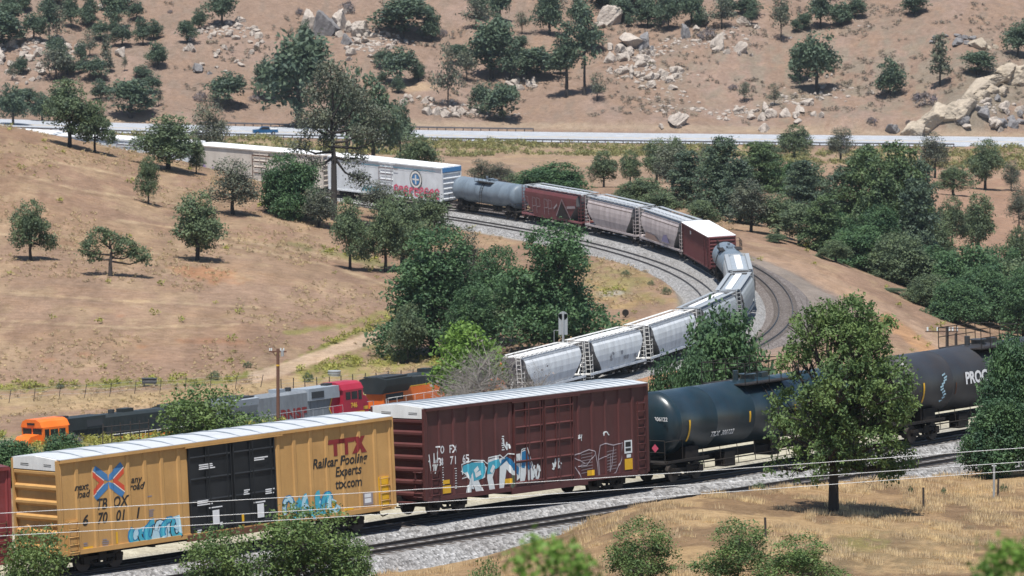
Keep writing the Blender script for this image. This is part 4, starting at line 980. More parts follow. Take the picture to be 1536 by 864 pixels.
for f, a in ((0.07, 1), (0.2, 0), (0.27, 1), (0.4, 0), (0.47, 0)): ribbon(m, [(X(f), 1.4), (X(f), 3.3), (X(f+0.05), 3.2), (X(f+0.06), 2.3), (X(f), 2.2)], 0.08, y-0.01*f, 0)
ribbon(m, [(X(0.60), 1.5), (X(0.70), 3.6), (X(0.84), 1.3)], 0.14, y-0.02, 0); poly(m, [(X(0.60), 1.3), (X(0.69), 3.3), (X(0.82), 1.3)], y-0.008, 1)
ribbon(m, [(X(0.56), 2.3), (X(0.62), 2.9)], 0.25, y-0.022, 0); ribbon(m, [(X(0.78), 2.7), (X(0.92), 2.9)], 0.3, y-0.022, 0)
m.build('white_lettering', [graf_grey, under_p], h1)
brown_s = paint('brown_roof_edge', (0.16, 0.12, 0.11))
hopper('dusty pinkish grey covered hopper next to the maroon hopper', *FARC[6], MR, hop_pink, roof_white, stripe=brown_s, group=None)
h3, L = hopper('dusty hopper with rusty and violet stains, next to the faded maroon boxcar', *FARC[7], MR, hop_pink, roof_white, stripe=brown_s)
m = MB(); poly(m, [(px_to_x(L, 0.55), 1.5), (px_to_x(L, 0.6), 2.3), (px_to_x(L, 0.68), 2.5), (px_to_x(L, 0.74), 1.5)], -1.60, 0); poly(m, [(px_to_x(L, 0.15), 1.3), (px_to_x(L, 0.18), 2.0), (px_to_x(L, 0.4), 1.9), (px_to_x(L, 0.5), 1.3)], -1.60, 1)
m.build('stained_tag', [plain('faint_violet', (0.20, 0.18, 0.30)), plain('faint_rust', (0.30, 0.20, 0.16))], h3)
fb, L, h = boxcar('boxcar', 'faded maroon boxcar with bright white roof at the end of the far straight', *FARC[8], MR, farred_p, roof_bright, ez=4.55, ribs=26, door=None, hi=False, seams=2, W=3.1, endribs=9, rise=0.10)
ladder(fb, L/2-0.5, -h, 1.0, 4.3, farred_p, 9, 0.6); ladder(fb, -L/2+0.6, -h, 1.0, 4.3, farred_p, 9, 0.6)
ladder(fb, L/2-2.6, -h, 1.0, 4.3, farred_p, 9, 0.6)
stencil(fb, [(px_to_x(L, 0.30), px_to_x(L, 0.34), 3.7, 4.1)], graf_white, -h-0.01, 'white_plate')
t2, L, r, cz = tankcar('grey tank car seen end on in front of the maroon boxcar end', *FARC[9], MR, tank_grey)
labs = ['grey hopper at the apex of the curve with a white roof trough, seen end on', 'second grey hopper round the bend, turning its right side towards us', 'pale hopper between the bend and the dark oak, roof trough white',
        'pale blue grey hopper mostly hidden behind the dark oak', 'smooth pale blue hopper with a few dark scuffs, second from the locomotives', 'pale hopper behind the bare twigs, coupled to the orange locomotive']
for i in range(6):
    A, B = FARC[10+i]
    hh, L = hopper(labs[i], A, B, MR, hop_grey if i < 3 else hop_white, hatch_grey if i < 3 else roof_bright, flip=(i > 0), hatch='trough' if i < 3 else 'side', walkm=galv_p if i < 3 else white_p, hgt=4.3)
    if i == 4:
        m = MB(); q = random.Random(3)
        for k in range(7):
            x0, z0 = q.uniform(-5, 6), q.uniform(1.8, 2.8); poly(m, [(x0+q.uniform(.15, .4)*math.cos(a), z0+q.uniform(.12, .3)*math.sin(a)) for a in [R(j*45) for j in range(8)]], -1.60-0.002*k, 0)
        m.build('dark_scuffs', plain('scuff_grey', (0.22, 0.23, 0.26)), hh)

# --- locomotives (local +x = the cab end)
def loco(label, A, B, roll, hood, cab, roofm, flip, kind):
    L = dist(A, B); t = tag(empty('diesel_locomotive'), label, 'locomotive'); seat(t, A, B, roll, False)
    s = -1 if flip else 1
    X = lambda x: s*x
    def bx(m, x0, x1, y0, y1, z0, z1, mi=0): m.box(*sorted((X(x0), X(x1))), y0, y1, z0, z1, mi)
    hl = L/2-0.5
    m = MB(); bx(m, -hl, hl, -1.52, 1.52, 1.38, 1.62); bx(m, -3.6, 3.6, -1.45, 1.45, 0.55, 1.38); m.build('frame_and_fuel_tank', under_p if kind != 'silver' else loco_silver, t)
    m = MB()
    bx(m, -hl+0.5, 6.0, -0.95, 0.95, 1.62, 4.15); m.prism([(-0.95, 4.15), (-0.6, 4.40), (0.6, 4.40), (0.95, 4.15)], *sorted((X(-hl+0.5), X(6.0))))
    for k in range(26): xx = -hl+3.6+k*0.52; bx(m, xx, xx+0.03, -0.97, 0.97, 1.75, 3.9)
    m.build('engine_hood', hood, t)
    m = MB()                                            # flared radiator housing at the rear
    x0, x1 = sorted((X(-hl+0.2), X(-hl+4.4)))
    m.prism([(-0.98, 3.0), (-1.5, 3.75), (-1.55, 4.35), (-0.6, 4.55), (0.6, 4.55), (1.55, 4.35), (1.5, 3.75), (0.98, 3.0)], x0, x1)
    m.build('radiator_housing', roofm, t)
    m = MB(); bx(m, -hl+0.5, -hl+4.1, -1.25, -0.1, 4.47, 4.58); bx(m, -hl+0.5, -hl+4.1, 0.1, 1.25, 4.47, 4.58); bx(m, -hl+0.8, -hl+3.6, -1.02, -0.98, 2.3, 2.95); m.build('radiator_grille', grille_p, t)
    m = MB(); bx(m, 1.4, 5.9, -1.15, 1.15, 3.35, 4.45); bx(m, -2.4, -1.2, -0.5, 0.5, 4.38, 4.72); m.build('dynamic_brake_housing', roofm, t)
    m = MB(); bx(m, 1.8, 3.6, -1.18, -1.14, 3.55, 4.15); m.tube([(X(-0.2), 0, 4.3), (X(-0.2), 0, 4.75)], 0.3, 10); bx(m, 5.0, 5.9, -0.35, 0.35, 4.45, 4.66); m.build('grilles_and_exhaust', grille_p, t)
    m = MB(); cx0, cx1 = 6.0, 8.9
    bx(m, cx0, cx1, -1.5, 1.5, 1.62, 3.95)
    m.prism([(-1.5, 3.95), (-1.2, 4.45), (-0.7, 4.65), (0.7, 4.65), (1.2, 4.45), (1.5, 3.95)], *sorted((X(cx0-0.15), X(cx1+0.12))))
    m.build('cab', cab, t)
    m = MB()                                            # nose
    pts = [(cx1, 1.62), (hl-0.3, 1.62), (hl-0.3, 2.75), (hl-0.75, 3.2), (cx1, 3.35)]
    vs_ = [(X(x), -0.95, z) for x, z in pts]+[(X(x), 0.95, z) for x, z in pts]; n = 5
    m.add(vs_, [(i, (i+1) % n, n+(i+1) % n, n+i) for i in range(n)]+[tuple(range(n)), tuple(range(n, 2*n))[::-1]]); m.build('nose', cab, t)
    m = MB()
    for yy in (-1.515, 1.50):
        bx(m, cx0+0.35, cx0+1.05, yy, yy+0.015, 3.05, 3.75); bx(m, cx0+1.2, cx0+2.05, yy, yy+0.015, 3.05, 3.75); bx(m, cx0+2.2, cx1-0.2, yy, yy+0.015, 2.95, 3.8)
    bx(m, cx1, cx1+0.015, -1.3, -0.1, 3.35, 3.85); bx(m, cx1, cx1+0.015, 0.1, 1.3, 3.35, 3.85); m.build('cab_windows', glass_p, t)
    m = MB(); bx(m, hl-0.3, hl-0.27, -0.35, 0.35, 2.4, 2.62); bx(m, cx1+0.1, cx1+0.18, -0.5, 0.5, 4.15, 4.35); m.build('headlight', glass_p, t)
    m = MB()
    for yy in (-1.46, 1.46):
        for k in range(12): xx = -hl+0.5+(hl+5.4)*k/11; m.tube([(X(xx), yy, 1.6), (X(xx), yy, 2.62)], 0.025, 4)
        m.tube([(X(-hl+0.5), yy, 2.62), (X(5.9), yy, 2.62)], 0.025, 4)
        for e in ((hl-0.2), (-hl+0.2)): m.tube([(X(e), yy, 0.7), (X(e), yy, 2.6), (X(e-math.copysign(0.9, e)), yy, 2.6)], 0.035, 5)
    m.build('handrails', white_p if kind != 'silver' else galv_p, t)
    for e in (-1, 1):
        m = MB(); bx(m, *sorted((e*(hl-0.05), e*(hl+0.1))), -1.4, 1.4, 0.35, 1.45); 
        for k in range(3): bx(m, *sorted((e*(hl-0.6), e*(hl-0.05))), -1.5, -1.1, 0.45+k*0.35, 0.5+k*0.35)
        m.build('pilot_and_steps', cab if e > 0 else under_p, t)
    add_trucks(t, L, 3.6, 3, 1.9)
    y = -0.985
    if kind == 'silver':
        text('BNSF', 1.25, let_maroon, t, (X(-0.7), y, 2.35), bold=0.05, sx=1.25, spacing=1.1)
        text('746', 0.62, let_yellow, t, (X(7.5), -1.52, 2.45), bold=0.02, name='road_number')
        m = MB(); poly(m, [(X(4.9), 3.2), (X(6.01), 3.9), (X(6.01), 1.7), (X(4.9), 1.75), (X(4.55), 2.3)], -0.99, 0)
        ribbon(m, [(X(6.0), 3.95), (X(4.9), 3.3), (X(4.5), 2.4), (X(4.9), 1.7), (X(6.0), 1.66)], 0.12, -0.994, 1)
        bx(m, 5.98, 9.0, -1.53, -1.51, 1.66, 1.86, 1); bx(m, 9.2, hl-0.4, -0.965, -0.955, 1.9, 2.2, 1)
        m.build('red_and_yellow_stripes', [loco_red, loco_yellow], t)
    else:
        m = MB(); zt = 2.25 if kind == 'lead' else 3.3; bx(m, -hl+0.6, 6.0, -1.0, -0.985, 1.7, zt, 0); bx(m, -hl+0.6, 6.0, -1.005, -0.99, zt+0.03, zt+0.11, 1); bx(m, -hl+0.6, 6.0, -1.53, -1.521, 1.42, 1.6, 1 if kind == 'lead' else 0)
        bx(m, cx0, cx1, -1.52, -1.51, 1.8, 1.95, 1); m.build('orange_and_yellow_stripes', [loco_orange, loco_yellow], t)
        if kind == 'rear':
            m = MB(); bx(m, -hl+0.42, -hl+0.5, -0.97, 0.97, 1.62, 4.1, 0); bx(m, -hl+0.5, -hl+1.3, -0.99, -0.955, 1.62, 3.7, 0); bx(m, -hl+0.4, -hl+0.42, -0.9, 0.9, 3.1, 3.3, 1); m.build('orange_end_panel', [loco_orange, loco_yellow], t)
    return t
def rev(p): return (p[1], p[0])
loco('orange and black locomotive half hidden by the bright green bush', *rev(FARC[16]), -MR, loco_dark, loco_orange, loco_dark, False, 'rear')
loco('silver locomotive with red and yellow cab, number 746', *rev(FARC[17]), -MR, loco_silver, loco_red, hatch_grey, False, 'silver')
loco('leading black locomotive with bright orange cab at the far left', *rev(FARC[18]), -MR, loco_dark, loco_orange, loco_dark, True, 'lead')
# ------------------------------------------------------------------ vegetation
def leaf_mat(name, c1, c2, trans=0.25):
    if name in MATS: return MATS[name]
    m, n, l, b = new_mat(name)
    g = n.new('ShaderNodeNewGeometry'); oi = n.new('ShaderNodeObjectInfo')
    c = mixc(n, l, g.outputs['Random Per Island'], c1, c2)
    c = mixc(n, l, ramp(n, l, oi.outputs['Random'], 0, 1, 0, 0.5), c, tuple(x*y for x, y in zip(c1, (0.8, 0.75, 1.0))))
    tco = n.new('ShaderNodeTexCoord').outputs['Object']; cn = noise(n, l, tco, 0.85, 3, 0.6)
    c = mixc(n, l, ramp(n, l, cn, 0.40, 0.62, 0.0, 0.85), c, tuple(x*y for x, y in zip(c2, (1.15, 1.12, 0.95))))
    l.new(c, b.inputs['Base Color']); b.inputs['Roughness'].default_value = 0.6; b.inputs['Specular IOR Level'].default_value = 0.3
    t = n.new('ShaderNodeBsdfTranslucent'); l.new(c, t.inputs[0]); mx = n.new('ShaderNodeMixShader'); mx.inputs[0].default_value = trans
    out = n['Material Output']; l.new(b.outputs[0], mx.inputs[1]); l.new(t.outputs[0], mx.inputs[2]); l.new(mx.outputs[0], out.inputs[0])
    MATS[name] = m; return m
bark_dark = plain('dark_bark', (0.045, 0.038, 0.034), 0.9)
bark_grey = plain('grey_bark', (0.14, 0.125, 0.11), 0.9)
lf_far = leaf_mat('bluish_far_leaves', (0.060, 0.098, 0.070), (0.105, 0.150, 0.098), 0.28)
lf_mid = leaf_mat('grey_green_oak_leaves', (0.068, 0.108, 0.060), (0.135, 0.180, 0.100), 0.28)
lf_dark = leaf_mat('dark_oak_leaves', (0.036, 0.085, 0.042), (0.085, 0.155, 0.070), 0.25)
lf_bright = leaf_mat('fresh_green_leaves', (0.085, 0.17, 0.030), (0.15, 0.26, 0.05), 0.3)
lf_near = leaf_mat('near_oak_leaves', (0.056, 0.115, 0.036), (0.14, 0.205, 0.075), 0.30)
lf_pine = leaf_mat('grey_pine_needles', (0.075, 0.092, 0.070), (0.13, 0.145, 0.105), 0.15)
lf_green = leaf_mat('green_pine_needles', (0.050, 0.090, 0.045), (0.10, 0.15, 0.065), 0.2)
lf_purple = leaf_mat('purplish_shrub_twigs', (0.11, 0.095, 0.11), (0.18, 0.16, 0.165), 0.1)
lf_yel = leaf_mat('yellow_green_weeds', (0.20, 0.22, 0.05), (0.34, 0.33, 0.09), 0.25)
twig_m = plain('bleached_twigs', (0.27, 0.25, 0.225), 0.9)
def leaves(seed, blobs, ncl, per, size, cr, flat=0.7, out=0.5):
    q = np.random.default_rng(seed); B = np.array(blobs, float); wgt = (B[:, 3]*B[:, 4]*B[:, 5])**0.67; wgt /= wgt.sum()
    k = q.choice(len(B), ncl, p=wgt); d = q.normal(size=(ncl, 3)); d /= np.linalg.norm(d, axis=1)[:, None]
    d[:, 2] = np.where((d[:, 2] < -0.3) & (q.random(ncl) < 0.45), -d[:, 2], d[:, 2])
    rr = 0.62+0.42*q.random(ncl)**0.8
    cen = B[k, :3]+d*B[k, 3:6]*rr[:, None]
    n = ncl*per; c = np.repeat(cen, per, 0)+q.normal(size=(n, 3))*cr*np.array([1, 1, flat]); dd = np.repeat(d, per, 0)
    nrm = q.normal(size=(n, 3))+dd*out+np.array([0, -0.15, 0.95]); nrm /= np.linalg.norm(nrm, axis=1)[:, None]
    a = np.cross(nrm, q.normal(size=(n, 3))); a /= np.linalg.norm(a, axis=1)[:, None]; b = np.cross(nrm, a)
    s = size*(0.6+0.8*q.random(n))[:, None]
    V = np.stack([c-a*s*0.75, c+b*s*0.42+a*s*0.1, c+a*s*0.75, c-b*s*0.42+nrm*s*0.12], 1).reshape(-1, 3)
    Fc = np.arange(n*4).reshape(-1, 4); return V, Fc
def limbs(seed, blobs, H, tr, base=(0, 0), fork=0.3, extra=2, lean=(0, 0), n=7, twig=0):
    q = random.Random(seed); m = MB(); fx, fz = (base[0]+lean[0]*fork, H*fork), 0
    f = Vector((base[0]+lean[0]*H*fork, base[1]+lean[1]*H*fork, H*fork))
    top = Vector((base[0]+lean[0]*H*0.8+q.uniform(-.2, .2), base[1]+lean[1]*H*0.8, H*0.8))
    m.tube([(base[0], base[1], -0.6), (base[0], base[1], 0.15), f*0.5+Vector((base[0], base[1], 0))*0.5+Vector((q.uniform(-.1, .1), 0, 0)), f], [tr*1.5, tr*1.15, tr, tr*0.85], n)
    m.tube([f, (f+top)/2+Vector((q.uniform(-.3, .3), q.uniform(-.3, .3), 0)), top], [tr*0.8, tr*0.5, tr*0.15], n)
    for b in blobs:
        c = Vector(b[:3]); s0 = f+(top-f)*min(0.8, max(0, (c.z-f.z)/(top.z-f.z+0.01)*0.6)); mid = (s0+c)/2+Vector((q.uniform(-.3, .3), q.uniform(-.3, .3), -0.1*(c-s0).length))
        m.tube([s0, mid, c], [tr*0.5, tr*0.32, tr*0.14], 5)
        for _ in range(extra):
            e = c+Vector((q.gauss(0, 1)*b[3]*0.6, q.gauss(0, 1)*b[4]*0.6, abs(q.gauss(0, 1))*b[5]*0.5)); m.tube([mid*0.4+c*0.6, e], [tr*0.18, tr*0.05], 4, caps=False)
        for _ in range(twig):
            s1 = mid+(c-mid)*q.random()*1.2; e = s1+Vector((q.gauss(0, 1)*b[3]*0.7, q.gauss(0, 1)*b[4]*0.7, q.gauss(0.3, 1)*b[5]*0.7)); mm = (s1+e)/2+Vector((q.gauss(0, .2), q.gauss(0, .2), q.gauss(0, .2)))
            m.tube([s1, mm, e], [tr*0.09, tr*0.06, tr*0.03], 3, caps=False)
            for _ in range(2): m.tube([mm, mm+Vector((q.gauss(0, .5), q.gauss(0, .5), q.gauss(.2, .5)))], [tr*0.045, tr*0.02], 3, caps=False)
    return m
def mkblobs(seed, H, W, zb, n, r=(0.22, 0.34), top=True):
    q = random.Random(seed); out = []
    for i in range(n):
        a = 2*math.pi*(i+q.uniform(-.3, .3))/n*1.618*2; t = q.random()
        z = zb*H+(H*(1-zb))*(0.18+0.55*t); rad = W*0.5*(0.75-0.45*t)*q.uniform(0.5, 1.0); s = W*q.uniform(*r)*0.8
        out.append((rad*math.cos(a), rad*math.sin(a), z, s, s, s*q.uniform(0.6, 0.85)))
    out.append((q.uniform(-.1, .1)*W, 0, H-W*0.2, W*0.24, W*0.24, W*0.2)); out.append((0, 0, zb*H+(H*(1-zb))*0.4, W*0.3, W*0.3, H*(1-zb)*0.3))
    return out
KINDS = {}
def kind(name, H, W, blobs, mat, ncl, per, size, cr, tr, bark=bark_dark, fork=0.3, seed=1, extra=1, lean=(0, 0), twig=0, **k):
    V, Fc = leaves(seed, blobs, ncl, per, size, cr, **k)
    cm = np_mesh('crown', V, Fc, mat); lm = limbs(seed, blobs, H, tr, fork=fork, extra=extra, lean=lean, twig=twig)
    o = lm.build('trunk', bark); tm = o.data; bpy.data.objects.remove(o)
    z = V.reshape(-1, 3); KINDS[name] = (float(np.percentile(z[:, 2], 99.7)), float(np.percentile(np.abs(z[:, 0]), 99.2)*2), tm, cm)
for i in range(4):
    bl = mkblobs(100+i, 8, 8, 0.05+0.03*i, 8+i)
    kind('far%d' % i, 8, 8, bl, lf_far, 300, 12, 0.34, 0.40, 0.26, seed=i+3, extra=1)
for i in range(2):
    bl = mkblobs(120+i, 8, 7, 0.16, 9, (0.2, 0.3))
    kind('farsparse%d' % i, 8, 7, bl, lf_pine, 120, 9, 0.30, 0.5, 0.17, seed=i+9, extra=3, twig=3)
for i in range(4):
    bl = mkblobs(140+i, 7, 7, 0.12, 11+i, (0.2, 0.30))
    kind('oak%d' % i, 7, 7, bl, lf_mid, 560, 16, 0.18, 0.26, 0.20, seed=i+21, extra=2)
for i in range(2):
    bl = mkblobs(160+i, 8, 7, 0.1, 13, (0.16, 0.26))
    kind('thin%d' % i, 8, 7, bl, lf_pine, 420, 14, 0.16, 0.30, 0.18, seed=i+31, extra=3, twig=4)
for i in range(3):
    bl = mkblobs(180+i, 12, 11, -0.06, 20, (0.18, 0.28))
    kind('big%d' % i, 12, 11, bl, lf_dark, 1700, 18, 0.20, 0.32, 0.40, seed=i+41, extra=2, fork=0.2)
for i in range(3):
    bl = mkblobs(190+i, 7.5, 11, -0.1, 22, (0.14, 0.22))
    kind('low%d' % i, 7.5, 11, bl, (lf_dark, lf_mid, lf_dark)[i], 1500, 18, 0.19, 0.30, 0.34, seed=i+46, extra=2, fork=0.2)
for i in range(3):
    bl = [(0, 0, 0.6, 1.1, 1.1, 0.6), (0.6, 0.3, 0.5, 0.8, 0.8, 0.5), (-0.7, -0.2, 0.45, 0.8, 0.8, 0.45)]
    kind('bush%d' % i, 1.4, 2.8, bl, (lf_mid, lf_purple, lf_dark)[i], 60, 12, 0.13, 0.16, 0.05, bark=bark_grey, seed=i+51, fork=0.2)
def pineb(H, W, seed, cone=1.0, z0=0.3):
    q = random.Random(seed); out = []
    for i in range(16):
        t = i/15; z = H*(z0+(0.95-z0)*t); r = W*0.5*((1-t)**cone*0.8+0.2); a = i*2.4; s = W*0.17*(1-0.5*t)+0.15
        out.append((math.cos(a)*r*0.55, math.sin(a)*r*0.55, z, s*1.5, s*1.5, s*0.9))
    return out
kind('pine_far', 11, 5, pineb(11, 5, 1, 0.8, 0.3), lf_pine, 150, 12, 0.36, 0.36, 0.20, seed=61, fork=0.5)
kind('pine_dense', 14, 9, pineb(14, 9, 2, 0.5, 0.10), lf_green, 800, 16, 0.27, 0.36, 0.3, seed=62, fork=0.3)
kind('pine_dense_grey', 13, 8, pineb(13, 8, 5, 0.6, 0.08), lf_far, 700, 15, 0.27, 0.36, 0.28, seed=65, fork=0.3)
kind('pine_tall', 15, 5.5, [(x+1.9-0.13*z, y, z, a, b_, c) for x, y, z, a, b_, c in pineb(15, 5.0, 3, 0.35, 0.42)], lf_far, 190, 12, 0.38, 0.4, 0.32, seed=63, fork=0.35)
kind('pine_slim', 14, 5, pineb(14, 5, 4, 0.5, 0.4), lf_far, 150, 12, 0.38, 0.4, 0.22, seed=64, fork=0.5)
gp = [(-3.6, 0, 11.5, 1.6, 1.5, 1.5), (-2.4, 1, 14.5, 1.7, 1.6, 1.7), (-0.5, 0, 17.2, 1.8, 1.6, 1.6), (1.6, 0, 15.6, 1.8, 1.7, 1.5), (3.6, .5, 14.0, 1.6, 1.5, 1.4), (5.6, 0, 12.3, 1.9, 1.6, 1.3), (4.0, -1, 10.4, 1.5, 1.4, 1.0),
      (-4.6, 0, 8.6, 1.5, 1.3, 1.1), (-1.6, -1, 12.0, 1.3, 1.3, 1.2), (0.8, 1, 12.0, 1.3, 1.2, 1.1), (-2.8, 0, 6.4, 1.4, 1.2, 1.0), (2.6, 0, 7.4, 1.8, 1.4, 1.0), (3.4, 0, 4.8, 1.4, 1.2, 1.0), (-1.0, 0, 9.2, 1.0, 1.0, 1.0), (6.2, 0, 9.6, 1.0, 1.0, 0.8)]
kind('grey_pine', 18, 13, gp, lf_pine, 800, 15, 0.20, 0.42, 0.42, seed=71, fork=0.42, extra=3, twig=3, lean=(0.0, 0))
sp_ = [(-3.0, 0, 3.6, 1.5, 1.4, 1.3), (-1.6, 0, 5.2, 1.5, 1.4, 1.3), (0.2, 0, 4.9, 1.2, 1.2, 1.0), (2.2, 0, 3.8, 1.6, 1.4, 1.3), (4.0, 0, 3.0, 1.5, 1.3, 1.1), (1.2, .6, 2.9, .8, .8, .7), (-2.2, 0, 2.6, 1.0, 1.0, .8), (5.0, 0, 2.2, 0.8, .8, .7)]
kind('spreading', 6.2, 10.5, sp_, lf_mid, 330, 14, 0.22, 0.28, 0.30, seed=72, fork=0.28, extra=2)
bl = mkblobs(201, 5, 6, 0.05, 12, (0.18, 0.3)); kind('fresh', 5, 6, bl, lf_bright, 420, 16, 0.22, 0.28, 0.15, bark=bark_grey, seed=73, extra=2, fork=0.15)
bl = mkblobs(202, 4.2, 7, 0.02, 12, (0.18, 0.3)); kind('bare', 4.2, 7, bl, lf_purple, 40, 4, 0.12, 0.3, 0.13, bark=twig_m, seed=74, extra=7, fork=0.12, twig=34)
bl = mkblobs(221, 2.4, 1.8, 0.1, 14, (0.12, 0.2)); bl = [(x, y, z+4.0, a, b_, c) for x, y, z, a, b_, c in bl]; kind('sprig', 6.4, 1.8, bl, lf_bright, 420, 13, 0.05, 0.07, 0.03, bark=bark_grey, seed=85, fork=0.3, extra=3)
nb = []; _q = random.Random(19)
for lev, (z, rad, nn) in enumerate(((2.6, 2.7, 7), (3.7, 3.2, 9), (4.9, 3.1, 9), (6.1, 2.85, 9), (7.1, 2.15, 8), (8.0, 1.1, 4))):
    for k in range(nn):
        a = 6.283*k/nn+lev*0.5+_q.uniform(-.2, .2); rr = rad*_q.uniform(0.55, 1.0); s_ = _q.uniform(0.65, 1.05)
        if lev == 0 and _q.random() < 0.25: continue
        nb.append((0.55+rr*math.cos(a), rr*math.sin(a), z+_q.uniform(-.75, .75)-(0.3 if lev == 0 else 0), s_*1.05, s_*1.05, s_*0.9))
nb += [(-2.7, -.4, 1.9, 0.75, 0.7, 0.4), (2.4, -.5, 1.9, 0.7, 0.7, 0.4), (0.8, -1, 2.0, .6, .6, .4), (0.4, 0, 5.0, 1.5, 1.5, 1.5), (0.3, 0, 3.6, 1.3, 1.3, 1.0)]
kind('near_oak', 8.6, 7.2, nb, lf_near, 1300, 26, 0.110, 0.15, 0.24, bark=bark_dark, seed=81, fork=0.26, extra=4, twig=4)
bl = mkblobs(212, 5, 6, 0.02, 16, (0.14, 0.24)); kind('near_shrub', 5, 6, bl, lf_near, 680, 16, 0.10, 0.20, 0.09, bark=bark_grey, seed=82, fork=0.12, extra=4, twig=6)
bl = mkblobs(213, 5, 5.5, 0.02, 13, (0.14, 0.24)); kind('near_sapling', 5, 5.5, bl, lf_near, 620, 15, 0.095, 0.17, 0.06, bark=bark_grey, seed=83, fork=0.2, extra=5, twig=5)
bl = mkblobs(214, 5, 6, 0.02, 16, (0.16, 0.26)); kind('near_dark', 5, 6, bl, lf_dark, 1600, 16, 0.12, 0.20, 0.12, seed=84, fork=0.12, extra=4, twig=3)
tq = random.Random(77); NTREE = 0
def tree(kd, px, base, top, wd, label, name='oak_tree', D=None, Dmin=None, group=None, cat='tree', rz=None, sxy=None):
    global NTREE
    if D is None:
        if Dmin is None: Dmin = 1500 if base < 187 else (1000 if px > 560 and base < 262 else 620)
        x, y, z = hit(px, base, Dmin)
    else: y = D; x = (px-768)/F*D; z = zat(x, y)
    H = max(0.4, at(px, top, y).z-z); W = wd*y/F
    if kd[:3] == 'big' and W > 1.05*H: kd = 'low'+kd[3:]
    if kd[:3] == 'far': W *= 1.14
    Hm, Wm, tm, cm = KINDS[kd]
    t = tag(empty(name, (x, y, z-0.05)), label, cat, group)
    t.scale = (W/Wm, W/Wm, H/Hm); t.rotation_euler.z = tq.uniform(0, 6.28) if rz is None else rz
    link('trunk', tm, t); link('crown', cm, t); NTREE += 1
    return t
T = tree
# hillside, upper left
for a in [('far0', 2, 70, 18, 58, 'big dark oak cut by the left edge high on the hillside'), ('far1', 38, 18, -16, 24, 'oak cut by the top edge, left of the tall thin pair'),
    ('far2', 50, 61, 18, 38, 'round blue green oak above the left rubble'), ('far3', 106, 42, -8, 34, 'dense oak below the top edge, just right of the slim straight trunk'),
    ('far1', 133, 30, -10, 26, 'oak at the top edge beside a pale boulder'), ('far0', 172, 44, -22, 40, 'tall oak cut by the top edge above the paired small oaks'),
    ('far2', 183, 70, 36, 34, 'small bright green oak with a short trunk, left of the paired oaks'), ('far3', 214, 68, 26, 34, 'left oak of the pair that stands on open brown slope'),
    ('far1', 230, 60, 28, 30, 'right oak of the pair that stands on open brown slope'), ('far0', 280, 64, 30, 26, 'small dark oak left of the long rubble field'),
    ('far3', 236, 103, 62, 34, 'grey green oak leaning over its own shadow in the middle of the left slope'), ('farsparse0', 134, 86, 42, 30, 'thin crowned oak in front of the left rubble'),
    ('farsparse1', 83, 121, 68, 54, 'wide sparse oak among the left boulders'), ('far2', 139, 119, 84, 42, 'low oak below the narrow dark pine'),
    ('farsparse1', 186, 107, 82, 10, 'tiny sapling beside a white boulder'), ('far1', 212, 116, 97, 36, 'dark low oak just above the wide round one'),
    ('farsparse0', 17, 121, 90, 20, 'sparse tree among the boulders near the left edge'), ('far0', 195, 176, 118, 64, 'wide rounded blue green oak above the highway on the left'),
    ('farsparse0', 237, 160, 130, 18, 'bare brownish tree beside the wide rounded oak'), ('far3', 18, 188, 126, 56, 'dark oak mass at the left edge above the railway'),
    ('far1', 62, 182, 138, 40, 'dark oak between the left edge mass and the crest oaks'), ('far2', 342, 158, 107, 62, 'lone round oak with spreading crown above the white train'),
    ('far3', 333, 38, -22, 54, 'wide oak cut by the top edge above the boulder field'), ('far1', 298, 44, 12, 28, 'small oak left of the wide top edge oak'),
    ('far0', 20, 10, -20, 30, 'oak touching the top left corner'), ('far2', 85, 10, -20, 36, 'oak at the top edge with pale rocks beside it'), ('far3', 120, 96, 60, 26, 'oak with purplish foliage below the thin crowned one')]:
    T(*a, group='oaks on the far hillside')
T('pine_slim', 73, 67, -12, 26, 'tall slim tree with a straight trunk on the upper left slope', 'pine_tree'); T('farsparse1', 85, 66, 4, 30, 'slender pale trunked tree just right of the straight slim tree')
T('pine_far', 158, 100, 50, 18, 'narrow dark conifer on the upper left slope', 'pine_tree'); T('pine_far', 164, 108, 84, 16, 'short conifer touching the narrow dark one', 'pine_tree')
# crest and behind the white train
T('oak0', 103, 210, 119, 86, 'large dark oak on the hill crest in front of the white train, left one', D=868, group='oaks on the crest of the brown hill')
T('oak1', 141, 222, 150, 60, 'oak on the hill crest joined to the large dark one on its right', D=868, group='oaks on the crest of the brown hill')
T('oak2', 251, 244, 172, 96, 'oak with a bent trunk on the crest in front of the white train', D=866, group='oaks on the crest of the brown hill')
T('oak3', 293, 252, 207, 30, 'small dark bushy tree at the end of the refrigerator car', D=868)
T('thin0', 313, 214, 150, 62, 'grey green tree behind the white train near the highway', D=1000)
T('far0', 447, 181, 48, 92, 'tall rounded oak rising behind the grey pine', D=1515); T('far2', 403, 152, 84, 46, 'smaller oak joined to the left of the tall rounded oak')
T('far1', 560, 215, 112, 84, 'blue green oak behind the right side of the grey pine', D=1100); T('far3', 600, 198, 150, 46, 'dark oak beside the highway right of the grey pine', D=1300); T('far2', 520, 190, 96, 60, 'oak hidden behind the crown of the grey pine', D=1300)
T('grey_pine', 500, 331, 92, 160, 'tall open grey pine with forked dark trunk in front of the white train', 'pine_tree', Dmin=700, rz=0.0)
